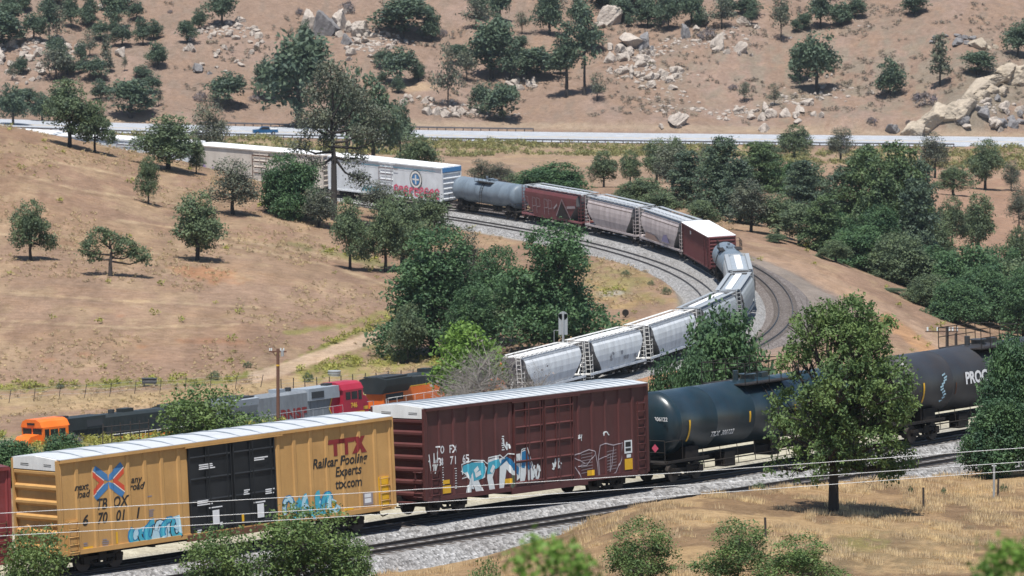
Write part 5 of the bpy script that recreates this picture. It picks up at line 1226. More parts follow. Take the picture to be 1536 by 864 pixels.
# hillside, centre
for a in [('far0', 603, 56, -6, 72, 'big round grey green oak at the top edge centre'), ('far1', 647, 62, 15, 34, 'small oak right of the big round one'), ('far2', 600, 126, 70, 60, 'dense low oak clump above the pale dirt patch'), ('far3', 628, 118, 90, 26, 'small oak joined to the low clump above the dirt patch'),
    ('farsparse0', 672, 161, 62, 46, 'thin two tiered oak above the highway'), ('farsparse1', 700, 122, 72, 34, 'sparse oak right of the two tiered one'), ('far0', 737, 118, 28, 64, 'large dense oak in the centre of the hillside'),
    ('far3', 766, 121, 60, 44, 'oak tucked against the right of the large dense one'), ('farsparse0', 714, 44, -10, 46, 'open forked oak at the top edge'), ('far2', 750, 36, -20, 38, 'oak at the top edge above the large dense one'),
    ('farsparse1', 783, 51, 15, 24, 'small lone oak with its shadow on open ground'), ('far2', 724, 172, 122, 36, 'small dark round oak just above the highway, left of its twin'), ('far0', 753, 181, 126, 52, 'dark round oak just above the highway'),
    ('far1', 824, 52, -22, 46, 'dark oak cut by the top edge above the leaning pine'), ('far0', 805, 116, 70, 56, 'dark oak behind the crown of the leaning pine'), ('farsparse0', 896, 151, 108, 34, 'small grey oak right of the straight pine'),
    ('far3', 868, 48, -12, 34, 'oak cut by the top edge left of the big pale boulders'), ('far2', 885, 72, 40, 44, 'dark rounded oak beside the straight pine crown'), ('far1', 972, 42, -8, 44, 'oak behind the pale boulders at the top edge'), ('far3', 1003, 46, -12, 44, 'oak between the two tall boulders at the top edge'),
    ('far0', 915, 10, -18, 60, 'dark scrubby oak at the top edge centre right'), ('farsparse1', 990, 38, -20, 30, 'slender dark tree in front of the top edge oaks'),
    ('far2', 1037, 40, -20, 36, 'oak with a bare trunk right of the tall boulder'), ('farsparse0', 1083, 43, -8, 50, 'grey tree with hanging foliage at the top edge'), ('far1', 1120, 24, -14, 40, 'faint grey oak at the top edge right of the hanging tree'), ('far3', 1231, 42, -16, 44, 'dark trunked oak cut by the top edge on the right'),
    ('far1', 1262, 38, 2, 42, 'grey oak joined to the dark trunked one'), ('far0', 1372, 23, -12, 34, 'small dark oak at the top edge far right'), ('far2', 1226, 139, 48, 68, 'broad two crowned oak with deep shadow on the right hillside'), ('far3', 1200, 120, 66, 48, 'left lobe oak beside the broad two crowned one'),
    ('far1', 1336, 146, 86, 48, 'lone dark rounded oak in the middle of the right hillside'), ('farsparse1', 1117, 153, 121, 24, 'tiny grey sapling on the right hillside, left of the other'), ('farsparse0', 1162, 159, 125, 24, 'tiny dark sapling on the right hillside'), ('far0', 1468, 112, 76, 46, 'dark oak above the cream rock outcrop'),
    ('far3', 1528, 86, 30, 56, 'dark oak cut by the right edge above the outcrop'), ('far2', 640, 30, 6, 24, 'small oak between the big round one and open slope'), ('farsparse1', 1172, 62, -12, 34, 'bare thin tree with a dark straight trunk')]:
    T(*a, group='oaks on the far hillside')
T('pine_tall', 850, 146, 32, 62, 'leaning pine with a thick dark slanting trunk and black shadow', 'pine_tree', rz=math.pi); T('pine_slim', 877, 143, 4, 48, 'straight pine with a bare lower trunk right of the leaning one', 'pine_tree')
T('pine_far', 1411, 130, 50, 36, 'straight conical pine on the right hillside', 'pine_tree')
for k, (px, py, w_) in enumerate([(1390, 158, 36), (1375, 150, 20), (640, 60, 22), (1100, 135, 16), (1060, 60, 30), (300, 152, 26), (380, 152, 18), (255, 20, 10), (1310, 185, 18), (1365, 186, 12), (1440, 186, 14), (665, 55, 20), (450, 22, 18), (520, 18, 30)]):
    T('bush1', px, py, py-w_*0.62, w_, 'low purplish grey shrub on the hillside', 'shrub', group='purplish shrubs on the hillside', cat='shrub')
# below the highway
for a in [('oak0', 906, 281, 226, 44, 'grey green oak on the dry strip left of its neighbour, below the highway'), ('oak1', 946, 277, 226, 42, 'second small oak on the dry strip below the highway'), ('oak2', 985, 274, 208, 50, 'rounded oak on the dry strip touching the tall hedge of trees'),
    ('oak3', 1014, 268, 206, 46, 'oak just below the guardrail at the centre right'), ('thin1', 1060, 262, 214, 36, 'slim grey tree just below the guardrail'), ('oak0', 1193, 240, 187, 54, 'dark round oak against the pale highway'),
    ('thin0', 1262, 241, 190, 46, 'sparse small oak against the pale highway'), ('oak1', 1216, 313, 244, 84, 'wide blue green oak on a bare red patch'), ('oak2', 1300, 262, 217, 52, 'oak top below the highway left of the giant conifer clump'),
    ('thin1', 1404, 267, 198, 56, 'feathery grey oak against the highway on the right'), ('oak3', 1432, 293, 248, 62, 'dark spreading oak on the red slope'), ('oak0', 1480, 285, 209, 60, 'tall full oak on the red slope at the right'),
    ('thin0', 1519, 286, 240, 30, 'small grey tree near the right edge'), ('oak1', 1431, 372, 294, 56, 'oak in the middle of the red slope, left of a pair'), ('oak2', 1471, 378, 290, 60, 'oak in the middle of the red slope, right of a pair with dark shadow'),
    ('thin1', 1531, 350, 275, 40, 'grey tree cut by the right edge on the red slope'), ('oak3', 1150, 262, 212, 56, 'oak between the hedge of trees and the dark round oak')]:
    T(*a, Dmin=905, group='oaks on the dry ground below the highway')
for a in [('oak1', 626, 252, 202, 80, 'dark bush behind the white refrigerator car', 960), ('thin0', 722, 280, 238, 44, 'sparse grey shrub above the grey tank car', 950), ('thin1', 752, 283, 243, 48, 'second sparse shrub above the grey tank car', 950), ('big0', 825, 296, 245, 116, 'low dark green oak behind the maroon hopper', 925),
    ('oak2', 780, 292, 258, 60, 'dark bush left end of the low oak behind the hopper', 930), ('oak3', 968, 318, 266, 84, 'oak behind the dusty hoppers at the left of the tree hedge', 905), ('pine_dense_grey', 1032, 326, 226, 74, 'tall grey green oak behind the dusty hoppers', 915),
    ('thin0', 1010, 320, 215, 70, 'pale willow like tree behind the dusty hoppers', 960), ('pine_dense_grey', 1085, 352, 206, 90, 'big blue green tree behind the faded maroon boxcar', 900), ('thin1', 1128, 372, 268, 74, 'grey twiggy tree right of the faded maroon boxcar', 870),
    ('pine_dense', 1140, 340, 214, 84, 'dense tree in the second row behind the bend', 980), ('oak2', 1168, 372, 290, 70, 'tree beside the dirt shoulder of the bend', 870), ('oak3', 1200, 386, 305, 76, 'grey tree in the hedge above the dirt shoulder', 862),
    ('pine_dense', 1238, 402, 292, 78, 'dark tree at the edge of the dirt shoulder', 858), ('pine_dense_grey', 1265, 400, 250, 84, 'blue grey conifer on the left of the giant clump', 900), ('pine_dense', 1300, 405, 222, 104, 'tall green conifer of the giant clump, left of its centre', 895),
    ('pine_dense', 1350, 410, 216, 110, 'tallest green conifer in the centre of the giant clump', 890), ('pine_dense_grey', 1385, 400, 240, 70, 'conifer at the right flank of the giant clump', 905), ('big0', 1290, 448, 340, 110, 'black green oak at the foot of the giant conifer clump', 852),
    ('big1', 1350, 458, 350, 110, 'dark oak in the deep shade below the giant conifers', 848), ('oak1', 1255, 445, 360, 60, 'grey shrub oak jutting over the dirt shoulder', 845), ('big2', 1400, 480, 370, 110, 'broad green oak right of the giant clump', 850),
    ('big0', 1455, 500, 368, 130, 'lush rounded oak at the lower right', 838), ('big1', 1515, 510, 392, 120, 'lush oak cut by the right edge behind the black tank cars', 838), ('big2', 1440, 530, 420, 100, 'low oak below the lush rounded one', 812), ('oak3', 1530, 420, 340, 50, 'oak behind the lush one at the right edge', 900), ('oak0', 1360, 330, 236, 80, 'grey oak behind the giant clump', 1000), ('oak2', 1410, 400, 330, 60, 'oak filling between the giant clump and the red slope', 900)]:
    T(*a[:6], D=a[6])
for k, (kd, px, py, tp2, wd2, D2, lb) in enumerate([('pine_dense_grey', 1110, 372, 238, 74, 885, 'dark tree at the left end of the hedge above the bend'), ('oak0', 1075, 330, 225, 80, 940, 'grey green tree behind the end of the maroon boxcar'), ('pine_dense_grey', 1206, 372, 240, 74, 930, 'dark green tree in the second row of the hedge'),
    ('big2', 1170, 345, 240, 80, 990, 'dense tree below the wide blue green oak, at its left'), ('thin1', 1232, 350, 290, 70, 985, 'grey scrub tree below the wide blue green oak'), ('pine_dense', 1322, 420, 240, 96, 868, 'front conifer of the giant clump'), ('pine_dense_grey', 1375, 425, 270, 84, 865, 'grey conifer low on the right of the giant clump'),
    ('big1', 1320, 440, 310, 100, 860, 'dark tree in the middle of the giant clump'), ('big0', 1265, 425, 320, 80, 870, 'dark tree on the lower left of the giant clump'), ('big2', 1480, 520, 400, 110, 825, 'green oak low behind the tank cars at the right'), ('big1', 1400, 505, 412, 84, 826, 'rounded green oak beside the sandy bank'),
    ('oak3', 1340, 490, 440, 56, 830, 'low shrub oak at the top of the sandy bank'), ('big0', 1500, 460, 370, 90, 860, 'oak behind the lush one at the lower right'), ('oak1', 1165, 396, 350, 44, 856, 'low bush at the edge of the dirt shoulder'), ('oak2', 990, 330, 285, 70, 885, 'low oak right behind the dusty hoppers'),
    ('oak3', 1055, 352, 300, 60, 870, 'low oak behind the maroon boxcar roof'), ('oak1', 940, 310, 275, 50, 905, 'small low oak behind the first dusty hopper'), ('big2', 1540, 540, 400, 80, 815, 'oak at the very right edge behind the tank cars')]):
    T(kd, px, py, tp2, wd2, lb, D=D2)
for a in [('far1', 30, 110, 84, 30, 'dark low oak in the left rubble'), ('far2', 150, 60, 30, 30, 'oak beside the pale boulder below the top edge'), ('far0', 12, 40, 4, 36, 'dark oak right at the left edge near the top'), ('far3', 70, 30, -6, 34, 'oak behind the slim straight trunk'), ('far1', 100, 112, 82, 34, 'oak between the sparse oak and the conifers'),
    ('far2', 228, 140, 112, 34, 'dark oak touching the top of the wide rounded one'), ('far0', 40, 160, 132, 34, 'oak behind the left edge mass'), ('far3', 90, 160, 126, 40, 'oak behind the big crest oak'), ('far1', 150, 150, 118, 34, 'oak behind the crest pair'), ('far2', 575, 100, 72, 30, 'low oak left of the clump above the dirt patch'),
    ('far0', 690, 95, 66, 34, 'oak above the two tiered one'), ('far3', 790, 112, 82, 36, 'oak filling between the large dense one and the leaning pine'), ('far1', 820, 20, -20, 40, 'oak at the top edge above the leaning pine'), ('far2', 1010, 14, -20, 50, 'dark oak at the top edge between boulders'), ('far0', 945, 16, -18, 44, 'dark scrub oak at the top edge, centre right'), ('far3', 455, 70, 30, 24, 'small oak behind the big outcrop')]:
    T(*a, group='oaks on the far hillside')
qq = random.Random(91)
for cx, cy, rx, ry, nn in ((120, 60, 130, 55, 9), (770, 70, 110, 45, 9), (980, 24, 80, 22, 6), (1180, 26, 110, 24, 6), (600, 110, 50, 30, 3), (40, 165, 60, 14, 3)):
    for k in range(nn):
        px, py = cx+qq.uniform(-1, 1)*rx, cy+qq.uniform(-1, 1)*ry; hh = qq.uniform(18, 38)
        T('far%d' % (k % 4), px, py, py-hh, hh*qq.uniform(0.7, 1.0), 'small dark scrub oak among the others on the far hillside', group='scrub oaks of the far hillside')
# field and hill inside the loop
for a in [('oak1', 43, 391, 300, 76, 'grey oak standing alone at the left edge of the brown field', 0.3), ('spreading', 163, 414, 340, 118, 'wide twisted oak with a low side limb in the brown field', 0.0), ('oak2', 294, 391, 288, 86, 'upright oak with its shadow beside the orange dirt patch', 1.0),
    ('oak3', 221, 306, 234, 40, 'small narrow oak high on the brown hill', 2.0), ('thin0', 348, 322, 237, 84, 'pale grey oak on the brown hill below the cream car', 0.0)]:
    T(*a[:6], Dmin=640, rz=a[6], group='oaks in the brown field')
for a in [('big0', 437, 326, 232, 100, 'dark spreading oak left of the grey pine'), ('oak0', 524, 404, 296, 60, 'slim trunked oak below the grey pine'), ('thin1', 568, 330, 270, 70, 'grey tree hanging over the white refrigerator car wheels'),
    ('oak1', 577, 408, 300, 80, 'grey green oak with two trunks left of the great oaks'), ('oak2', 602, 405, 288, 84, 'second grey green oak beside the great oaks'), ('oak3', 640, 384, 290, 90, 'grey green oak under the tank car, behind the great oaks'),
    ('thin0', 478, 340, 280, 60, 'grey bush at the foot of the grey pine')]:
    T(*a, Dmin=640, group=None)
T('big0', 650, 533, 345, 158, 'great dark oak on the left of the pair in the middle', Dmin=640); T('big1', 830, 528, 336, 176, 'great dark oak on the right of the pair in the middle', Dmin=640)
T('big0', 705, 540, 430, 90, 'dark oak skirt at the foot of the left great oak', Dmin=640)
T('big2', 742, 516, 372, 96, 'dark oak between the two great ones', Dmin=640); T('thin1', 700, 470, 340, 70, 'greyish tree showing behind the great oaks', Dmin=640); T('oak0', 610, 545, 455, 60, 'low lobe of oak at the left foot of the great oak', Dmin=640)
T('oak1', 745, 520, 440, 80, 'thin oak with gaps below the great ones', Dmin=640)
T('fresh', 700, 590, 484, 112, 'fresh yellow green bush in front of the great oaks', 'bush', D=640, cat='bush'); T('fresh', 694, 590, 520, 76, 'lower fresh green bush at the tail of the orange locomotive', 'bush', D=638, cat='bush')
T('bare', 722, 640, 505, 150, 'leafless grey bush in front of the orange locomotive', 'bare_bush', D=610, cat='bush'); T('bare', 800, 650, 548, 130, 'leafless grey twigs in front of the pale hopper', 'bare_bush', D=600, cat='bush'); T('bare', 690, 640, 560, 80, 'low grey twiggy bush behind the maroon boxcar roof', 'bare_bush', D=600, cat='bush')
T('near_dark', 1085, 640, 468, 168, 'dark oak rising behind the black tank car', D=430); T('near_dark', 1000, 640, 540, 84, 'low dark green bush between the maroon boxcar and the tank car', 'bush', D=425, cat='bush')
T('near_dark', 1045, 640, 530, 90, 'dark green bush under the big oak behind the tank car', 'bush', D=420, cat='bush')
T('near_shrub', 305, 720, 578, 170, 'rounded green bush behind the yellow boxcar roof', 'bush', D=392, cat='bush'); T('near_shrub', 370, 720, 618, 130, 'right half of the green bush behind the yellow boxcar roof', 'bush', D=396, cat='bush')
T('near_dark', 88, 790, 650, 84, 'dark green bush above the red boxcar at the left edge', 'bush', D=384, cat='bush'); T('near_dark', 10, 790, 660, 110, 'bush cut by the left edge beside the leading locomotive', 'bush', D=385, cat='bush'); T('near_shrub', 100, 790, 668, 60, 'low green bush at the left end of the yellow boxcar roof', 'bush', D=380, cat='bush')
# near things
T('near_oak', 1254, 771, 448, 232, 'big bright green oak in front of the black tank cars, shading the dry grass', Dmin=285, rz=0.0)
T('near_dark', 1524, 700, 506, 104, 'dark oak covering the tank car at the right edge', D=326); T('near_dark', 1504, 702, 598, 112, 'low dark bush under the right edge oak', 'bush', D=322, cat='bush')
T('near_shrub', 45, 905, 792, 140, 'green bush in the lower left corner in front of the yellow boxcar', 'bush', D=272, cat='bush')
T('near_shrub', 455, 915, 755, 190, 'large green shrub in front of the yellow boxcar, right half', 'bush', D=270, cat='bush'); T('near_shrub', 330, 915, 790, 150, 'large green shrub in front of the yellow boxcar, left half', 'bush', D=268, cat='bush'); T('near_shrub', 520, 915, 800, 110, 'green shrub end spilling over the front track', 'bush', D=271, cat='bush')
T('near_sapling', 962, 905, 776, 110, 'leafy sapling at the bottom centre', 'sapling', D=262, cat='sapling', sxy=1); T('near_sapling', 1110, 910, 778, 120, 'airy oak sapling right of the bottom centre, taller spike on its left', 'sapling', D=262, cat='sapling'); T('near_sapling', 1205, 910, 800, 120, 'airy oak sapling under the shaded grass', 'sapling', D=261, cat='sapling')
T('near_sapling', 730, 920, 838, 70, 'sprig of leaves just showing at the bottom edge', 'sapling', D=240, cat='sapling')
T('sprig', 845, 985, 800, 200, 'out of focus bright green leafy branch top at the bottom centre', 'bush', D=62, cat='bush'); T('sprig', 1524, 1030, 800, 200, 'blurred bright green branch in the lower right corner', 'bush', D=61, cat='bush')
for k, (px, py, w_) in enumerate([(715, 812, 40), (768, 803, 34), (1128, 724, 40), (1098, 716, 30), (1142, 735, 26), (1160, 706, 36), (1050, 700, 20), (1420, 742, 12), (1370, 740, 10), (1510, 737, 14)]):
    T('bush0', px, py, py-w_*0.42, w_, 'small grey green weed clump at the ballast edge', 'weed_clump', Dmin=285, group='weed clumps along the ballast', cat='weed')
for k, (px, py, w_, kd) in enumerate([(978, 428, 12, 'bush0'), (940, 415, 16, 'bush0'), (1000, 442, 18, 'bush0'), (320, 570, 22, 'bush0'), (85, 583, 14, 'bush0'), (545, 520, 10, 'bush0'), (370, 552, 16, 'bush0'), (460, 573, 22, 'bush0'), (600, 545, 30, 'bush0'), (107, 668, 30, 'bush1')]):
    T(kd, px, py, py-w_*0.7, w_, 'low weedy shrub on the flat ground', 'weed_clump', Dmin=600, group='low shrubs on the flat', cat='weed')

# scattered tufts nobody could count
def inst_mesh(name, pts, sc, base_V, base_F, mat, q):
    nb_ = len(base_V); n = len(pts); a = q.random(n)*6.28; ca, sa = np.cos(a)[:, None], np.sin(a)[:, None]; s = sc[:, None]
    X = (base_V[None, :, 0]*ca-base_V[None, :, 1]*sa)*s+pts[:, 0:1]; Y = (base_V[None, :, 0]*sa+base_V[None, :, 1]*ca)*s+pts[:, 1:2]; Z = base_V[None, :, 2]*s+pts[:, 2:3]
    V = np.stack([X, Y, Z], -1).reshape(-1, 3); Fc = (base_F[None]+(np.arange(n)*nb_)[:, None, None]).reshape(-1, base_F.shape[1])
    return link(name, np_mesh(name, V, Fc, mat))
def zat_v(x, y):
    px = 768+x/y*F; i = np.clip(np.searchsorted(Ds, y)-1, 0, len(Ds)-2); j = np.clip(np.searchsorted(pxs, px)-1, 0, len(pxs)-2)
    fy = (y-Ds[i])/(Ds[i+1]-Ds[i]); fx = np.clip((px-pxs[j])/(pxs[j+1]-pxs[j]), 0, 1)
    return (GZ[i, j]*(1-fx)+GZ[i, j+1]*fx)*(1-fy)+(GZ[i+1, j]*(1-fx)+GZ[i+1, j+1]*fx)*fy, i, j
q = np.random.default_rng(5)
straw = leaf_mat('dry_straw', (0.42, 0.31, 0.18), (0.74, 0.58, 0.37), 0.3)
bv = []; bf = []
for k in range(9):
    a = k*2.4; r = 0.05*math.sqrt(k); ln = 0.07+0.04*(k % 3); x0, y0 = r*math.cos(a), r*math.sin(a); w_ = 0.012
    bv += [(x0-w_, y0, -0.03), (x0+w_, y0+w_, -0.03), (x0+0.12*ln*7*math.cos(a+1)*0.35, y0+0.12*ln*7*math.sin(a+1)*0.35, ln)]; bf.append((3*k, 3*k+1, 3*k+2))
N = 60000; D = q.uniform(255, 338, N); px = q.uniform(420, 1640, N); x = (px-768)/F*D; z, i, j = zat_v(x, D)
keep = (ballast_m[i, j] < 0.15) & (road_m[i, j] < 0.1) & (fbm(x/1.3, D/2.2, 3, 71) > 0.40+0.34*(fbm(x/6, D/9, 2, 72)))
pts = np.stack([x, D, z], 1)[keep]
tag(inst_mesh('dry_grass', pts, q.uniform(0.7, 1.9, len(pts)), np.array(bv), np.array(bf), straw, q), 'dry golden grass on the slope in the foreground', 'grass', kind='stuff')
lv, lf_ = leaves(9, [(0, 0, 0.35, 0.5, 0.5, 0.4)], 6, 7, 0.22, 0.18)
N = 9000; D = q.uniform(1528, 1660, N); px = q.uniform(-100, 1640, N); x = (px-768)/F*D; z, i, j = zat_v(x, D); keep = fbm(x/9, D/9, 3, 55)+0.12*(px > 900) > 0.62
pts = np.stack([x, D, z], 1)[keep]
tag(inst_mesh('scrub', pts, q.uniform(0.35, 1.1, len(pts)), lv, lf_, leaf_mat('dull_sage_scrub', (0.12, 0.105, 0.085), (0.22, 0.19, 0.15), 0.1), q), 'low dull scrub dotted over the far hillside', 'scrub', kind='stuff')
N = 26000; D = q.uniform(590, 905, N); px = q.uniform(-60, 1450, N); x = (px-768)/F*D; z, i, j = zat_v(x, D); c = COL[i, j]
keep = ((c[:, 1] > c[:, 0]*0.88) & (ballast_m[i, j] < 0.2)) | (q.random(N) < 0.006)
pts = np.stack([x, D, z], 1)[keep]
N = 16000; D2 = q.uniform(640, 905, N); px2 = q.uniform(-60, 1100, N); x2 = (px2-768)/F*D2; z2, i2, j2 = zat_v(x2, D2); k2 = (ballast_m[i2, j2] < 0.1) & (fbm(x2/7, D2/20, 3, 57) > 0.46)
tag(inst_mesh('dry_tufts', np.stack([x2, D2, z2], 1)[k2], q.uniform(0.12, 0.42, int(k2.sum())), lv, lf_, leaf_mat('brown_dry_tuft', (0.20, 0.145, 0.09), (0.46, 0.36, 0.22), 0.1), q), 'small dry tufts dotted over the brown field', 'grass', kind='stuff')
tag(inst_mesh('weeds', pts, q.uniform(0.3, 0.9, len(pts)), lv, lf_, lf_yel, q), 'yellow green weeds along the dirt track and the fence', 'weeds', kind='stuff')
N = 5000; D = q.uniform(1380, 1480, N); px = q.uniform(100, 1640, N); x = (px-768)/F*D; z, i, j = zat_v(x, D); keep = fbm(x/9, D/9, 3, 56) > 0.5; pts = np.stack([x, D, z], 1)[keep]
tag(inst_mesh('roadside_weeds', pts, q.uniform(0.5, 1.4, len(pts)), lv, lf_, leaf_mat('roadside_green', (0.13, 0.15, 0.06), (0.26, 0.25, 0.10)), q), 'green weeds below the highway guardrail', 'weeds', kind='stuff')

# ------------------------------------------------------------------ boulders
def rock_mat(name, a, b_):
    m, n, l, b = new_mat(name); tc = n.new('ShaderNodeTexCoord').outputs['Object']; oi = n.new('ShaderNodeObjectInfo')
    f = noise(n, l, tc, 1.6, 6, 0.75); c = mixc(n, l, ramp(n, l, f, 0.35, 0.65), a, b_); c = mixc(n, l, ramp(n, l, oi.outputs['Random'], 0, 1, 0, 0.45), c, tuple(x*0.62 for x in a))
    v = n.new('ShaderNodeTexVoronoi'); v.feature = 'DISTANCE_TO_EDGE'; l.new(tc, v.inputs['Vector']); v.inputs['Scale'].default_value = 2.3
    c = mixc(n, l, ramp(n, l, v.outputs[0], 0.0, 0.05, 0.3, 0.0), c, (0.07, 0.06, 0.055))
    l.new(c, b.inputs['Base Color']); b.inputs['Roughness'].default_value = 0.95; bump(n, l, b, f, 1.0, 0.3); return m
rk_grey = rock_mat('pale_granite', (0.52, 0.455, 0.39), (0.32, 0.27, 0.235)); rk_cream = rock_mat('cream_granite', (0.50, 0.42, 0.32), (0.30, 0.25, 0.20)); rk_dark = rock_mat('lichen_dark_granite', (0.27, 0.26, 0.26), (0.15, 0.14, 0.14))
import bmesh
ROCK = []
for v in range(6):
    bm = bmesh.new(); bmesh.ops.create_icosphere(bm, subdivisions=4, radius=1.0); q2 = random.Random(v)
    pl = [(Vector((q2.gauss(0, 1), q2.gauss(0, 1), q2.gauss(0, 1))).normalized(), q2.uniform(0.42, 0.85)) for _ in range(16)]
    for vt in bm.verts:
        p = vt.co.copy()
        for nrm, d in pl:
            e = p.dot(nrm)-d
            if e > 0: p -= nrm*e
        vt.co = p*(1+0.06*math.sin(p.x*5+v)*math.cos(p.y*6+p.z*4)+0.05*math.sin(p.x*13+p.z*9+v)*math.sin(p.y*11+v*2)+0.035*math.sin(p.z*23+p.x*17)*math.cos(p.y*19))
    me = bpy.data.meshes.new('boulder'); bm.to_mesh(me); bm.free(); me.materials.append(None); ROCK.append(me)
RQ = random.Random(12)
def rock(px, py, w_, hgt, label, mat, group=None, Dmin=1500, rz=None):
    x, y, z = hit(px, py, Dmin); o = link('boulder', RQ.choice(ROCK)); s = y/F
    o.location = (x, y, z+hgt*s*0.20); o.scale = (w_*s*0.60, w_*s*0.5*RQ.uniform(0.7, 1.2), hgt*s*0.68); o.rotation_euler = (RQ.uniform(-.2, .2), RQ.uniform(-.25, .25) if rz is None else rz, RQ.uniform(0, 6.28) if rz is None else RQ.uniform(-.3, .3))
    o.material_slots[0].link = 'OBJECT'; o.material_slots[0].material = mat
    return tag(o, label, 'boulder', group)
for px, py, w_, hh, lb, mt in [(461, 46, 34, 40, 'tall pale boulder on the left of the big outcrop', rk_grey), (486, 52, 46, 46, 'largest grey boulder of the big outcrop, streaked dark', rk_dark), (508, 44, 34, 38, 'boulder on the right shoulder of the big outcrop', rk_grey),
    (540, 50, 36, 22, 'broad white boulder right of the big outcrop', rk_grey), (297, 107, 26, 14, 'dark boulder with pale top under the rubble field', rk_dark), (915, 34, 42, 30, 'pale slanted boulder behind the trees at the top centre', rk_grey), (950, 70, 50, 32, 'broad light boulder face right of the straight pine', rk_grey), (966, 72, 26, 30, 'grey boulder on the right end of the broad light face', rk_dark),
    (1051, 36, 28, 34, 'tall squarish boulder at the top edge', rk_grey), (1028, 56, 16, 26, 'dark boulder left of the tall squarish one', rk_dark), (1078, 72, 30, 26, 'white slab boulder in the middle of the slope', rk_grey), (1112, 78, 26, 18, 'tilted pale slab right of the white one', rk_grey), (1118, 38, 28, 16, 'mottled boulder at the top edge', rk_grey),
    (1017, 186, 34, 18, 'white rounded boulder just above the highway centre', rk_grey), (1147, 196, 22, 14, 'pale boulder just above the highway', rk_grey), (1338, 196, 24, 16, 'greenish grey boulder just above the highway left of the outcrop', rk_dark), (1438, 66, 22, 12, 'dark boulder near the upper right', rk_dark), (1470, 70, 36, 16, 'flat pink boulder near the upper right', rk_cream),
    (180, 84, 20, 20, 'white boulder beside the narrow conifer', rk_grey), (120, 78, 22, 16, 'pale boulder under the thin crowned oak', rk_grey), (152, 14, 20, 10, 'pale boulder at the top edge on the left', rk_grey), (520, 20, 14, 12, 'round boulder above the broad white one', rk_grey)]:
    rock(px, py, w_, hh, lb, mt)
    if w_ > 24:
        for k in range(2): rock(px+RQ.uniform(-.75, .75)*w_, py+RQ.uniform(0, .35)*hh, w_*RQ.uniform(.3, .55), hh*RQ.uniform(.3, .55), 'smaller rock leaning on one of the big hillside boulders', mt, group='rocks around the big boulders')
for cx, cy, rx, ry, n_r, s0, s1, lb in [(335, 66, 58, 40, 34, 7, 20, 'small pale rock in the rubble left of the big outcrop'), (48, 84, 62, 28, 28, 9, 24, 'pale rock in the rubble on the left slope'), (30, 115, 30, 12, 10, 5, 12, 'rock below the left rubble'), (555, 72, 44, 28, 20, 8, 17, 'rock in the scree under the low oak clump'),
    (622, 152, 30, 8, 9, 7, 16, 'flat rock below the pale dirt patch'), (690, 172, 55, 9, 12, 9, 22, 'long low rock beside the dark round oaks'), (785, 128, 22, 9, 10, 8, 18, 'white rock left of the leaning pine'), (950, 98, 44, 24, 26, 8, 24, 'rock in the jumble right of the straight pine'), (985, 118, 40, 22, 22, 8, 20, 'rock in the lower jumble near the centre right'),
    (1160, 172, 110, 18, 20, 8, 22, 'rock on the slope above the highway'), (1240, 112, 30, 40, 12, 5, 12, 'pale rock beside the broad two crowned oak'), (1440, 62, 45, 8, 10, 7, 16, 'dark rock near the upper right corner')]:
    mt = rk_dark if 'dark rock' in lb else rk_grey
    for k in range(n_r):
        a = RQ.uniform(0, 6.28); r = math.sqrt(RQ.random()); s = RQ.uniform(s0, s1)
        rock(cx+rx*r*math.cos(a), cy+ry*r*math.sin(a), s, s*RQ.uniform(0.45, 0.8), lb, mt, group=lb.replace('a ', '').replace('rock', 'rocks', 1))
for k in range(22):
    t = k/21; px = 1366+t*175+RQ.uniform(-6, 6); py = 194-t*84+RQ.uniform(-10, 14); s = RQ.uniform(22, 40) if k % 3 else RQ.uniform(46, 62)
    rock(px, py, s, s*RQ.uniform(0.36, 0.60), 'cream slab in the slanting rock outcrop above the highway', rk_cream, group='slabs of the cream outcrop', rz=-0.45)
for k in range(26):
    px = RQ.uniform(1440, 1545); py = RQ.uniform(150, 197); s = RQ.uniform(9, 24)
    if py > 192-(px-1366)*0.47+14: rock(px, py, s, s*0.6, 'grey broken rock below the cream outcrop', rk_dark if k % 2 else rk_grey, group='grey rocks below the outcrop')

rb = np.array([v.co for v in ROCK[0].vertices])[:0]
bmq = bmesh.new(); bmesh.ops.create_icosphere(bmq, subdivisions=1, radius=1.0); q9 = np.random.default_rng(4)
rv = np.array([tuple(v.co) for v in bmq.verts])*(0.75+0.4*q9.random((len(bmq.verts), 1)))*np.array([1, 1, 0.6]); rf = np.array([[v.index for v in f.verts] for f in bmq.faces]); bmq.free()
N = 60000; px = q9.uniform(-100, 1640, N); D = q9.uniform(1526, 1665, N); x = (px-768)/F*D; z, i, j = zat_v(x, D); im = IMX[i, j]; iy = IMY[i, j]
dens = fbm(x/16, D/12, 3, 91)*0.8
for cx, cy, rx, ry, a in ((335, 70, 80, 45, .5), (50, 90, 90, 35, .5), (560, 70, 60, 40, .45), (690, 165, 110, 22, .4), (970, 100, 90, 50, .5), (1160, 165, 130, 25, .35), (1320, 80, 260, 90, .22), (1480, 165, 90, 30, .5), (1090, 60, 70, 30, .35), (800, 125, 50, 14, .4)):
    dens = dens+a*np.exp(-((im-cx)/rx)**2-((iy-cy)/ry)**2)
keep = (dens+0.25*q9.random(N) > 0.98); pts = np.stack([x, D, z], 1)[keep]
tag(inst_mesh('rubble', pts, 0.12+0.75*q9.random(len(pts))**3, rv, rf, rk_grey, q9), 'small pale rubble strewn over the far hillside', 'rubble', kind='stuff')
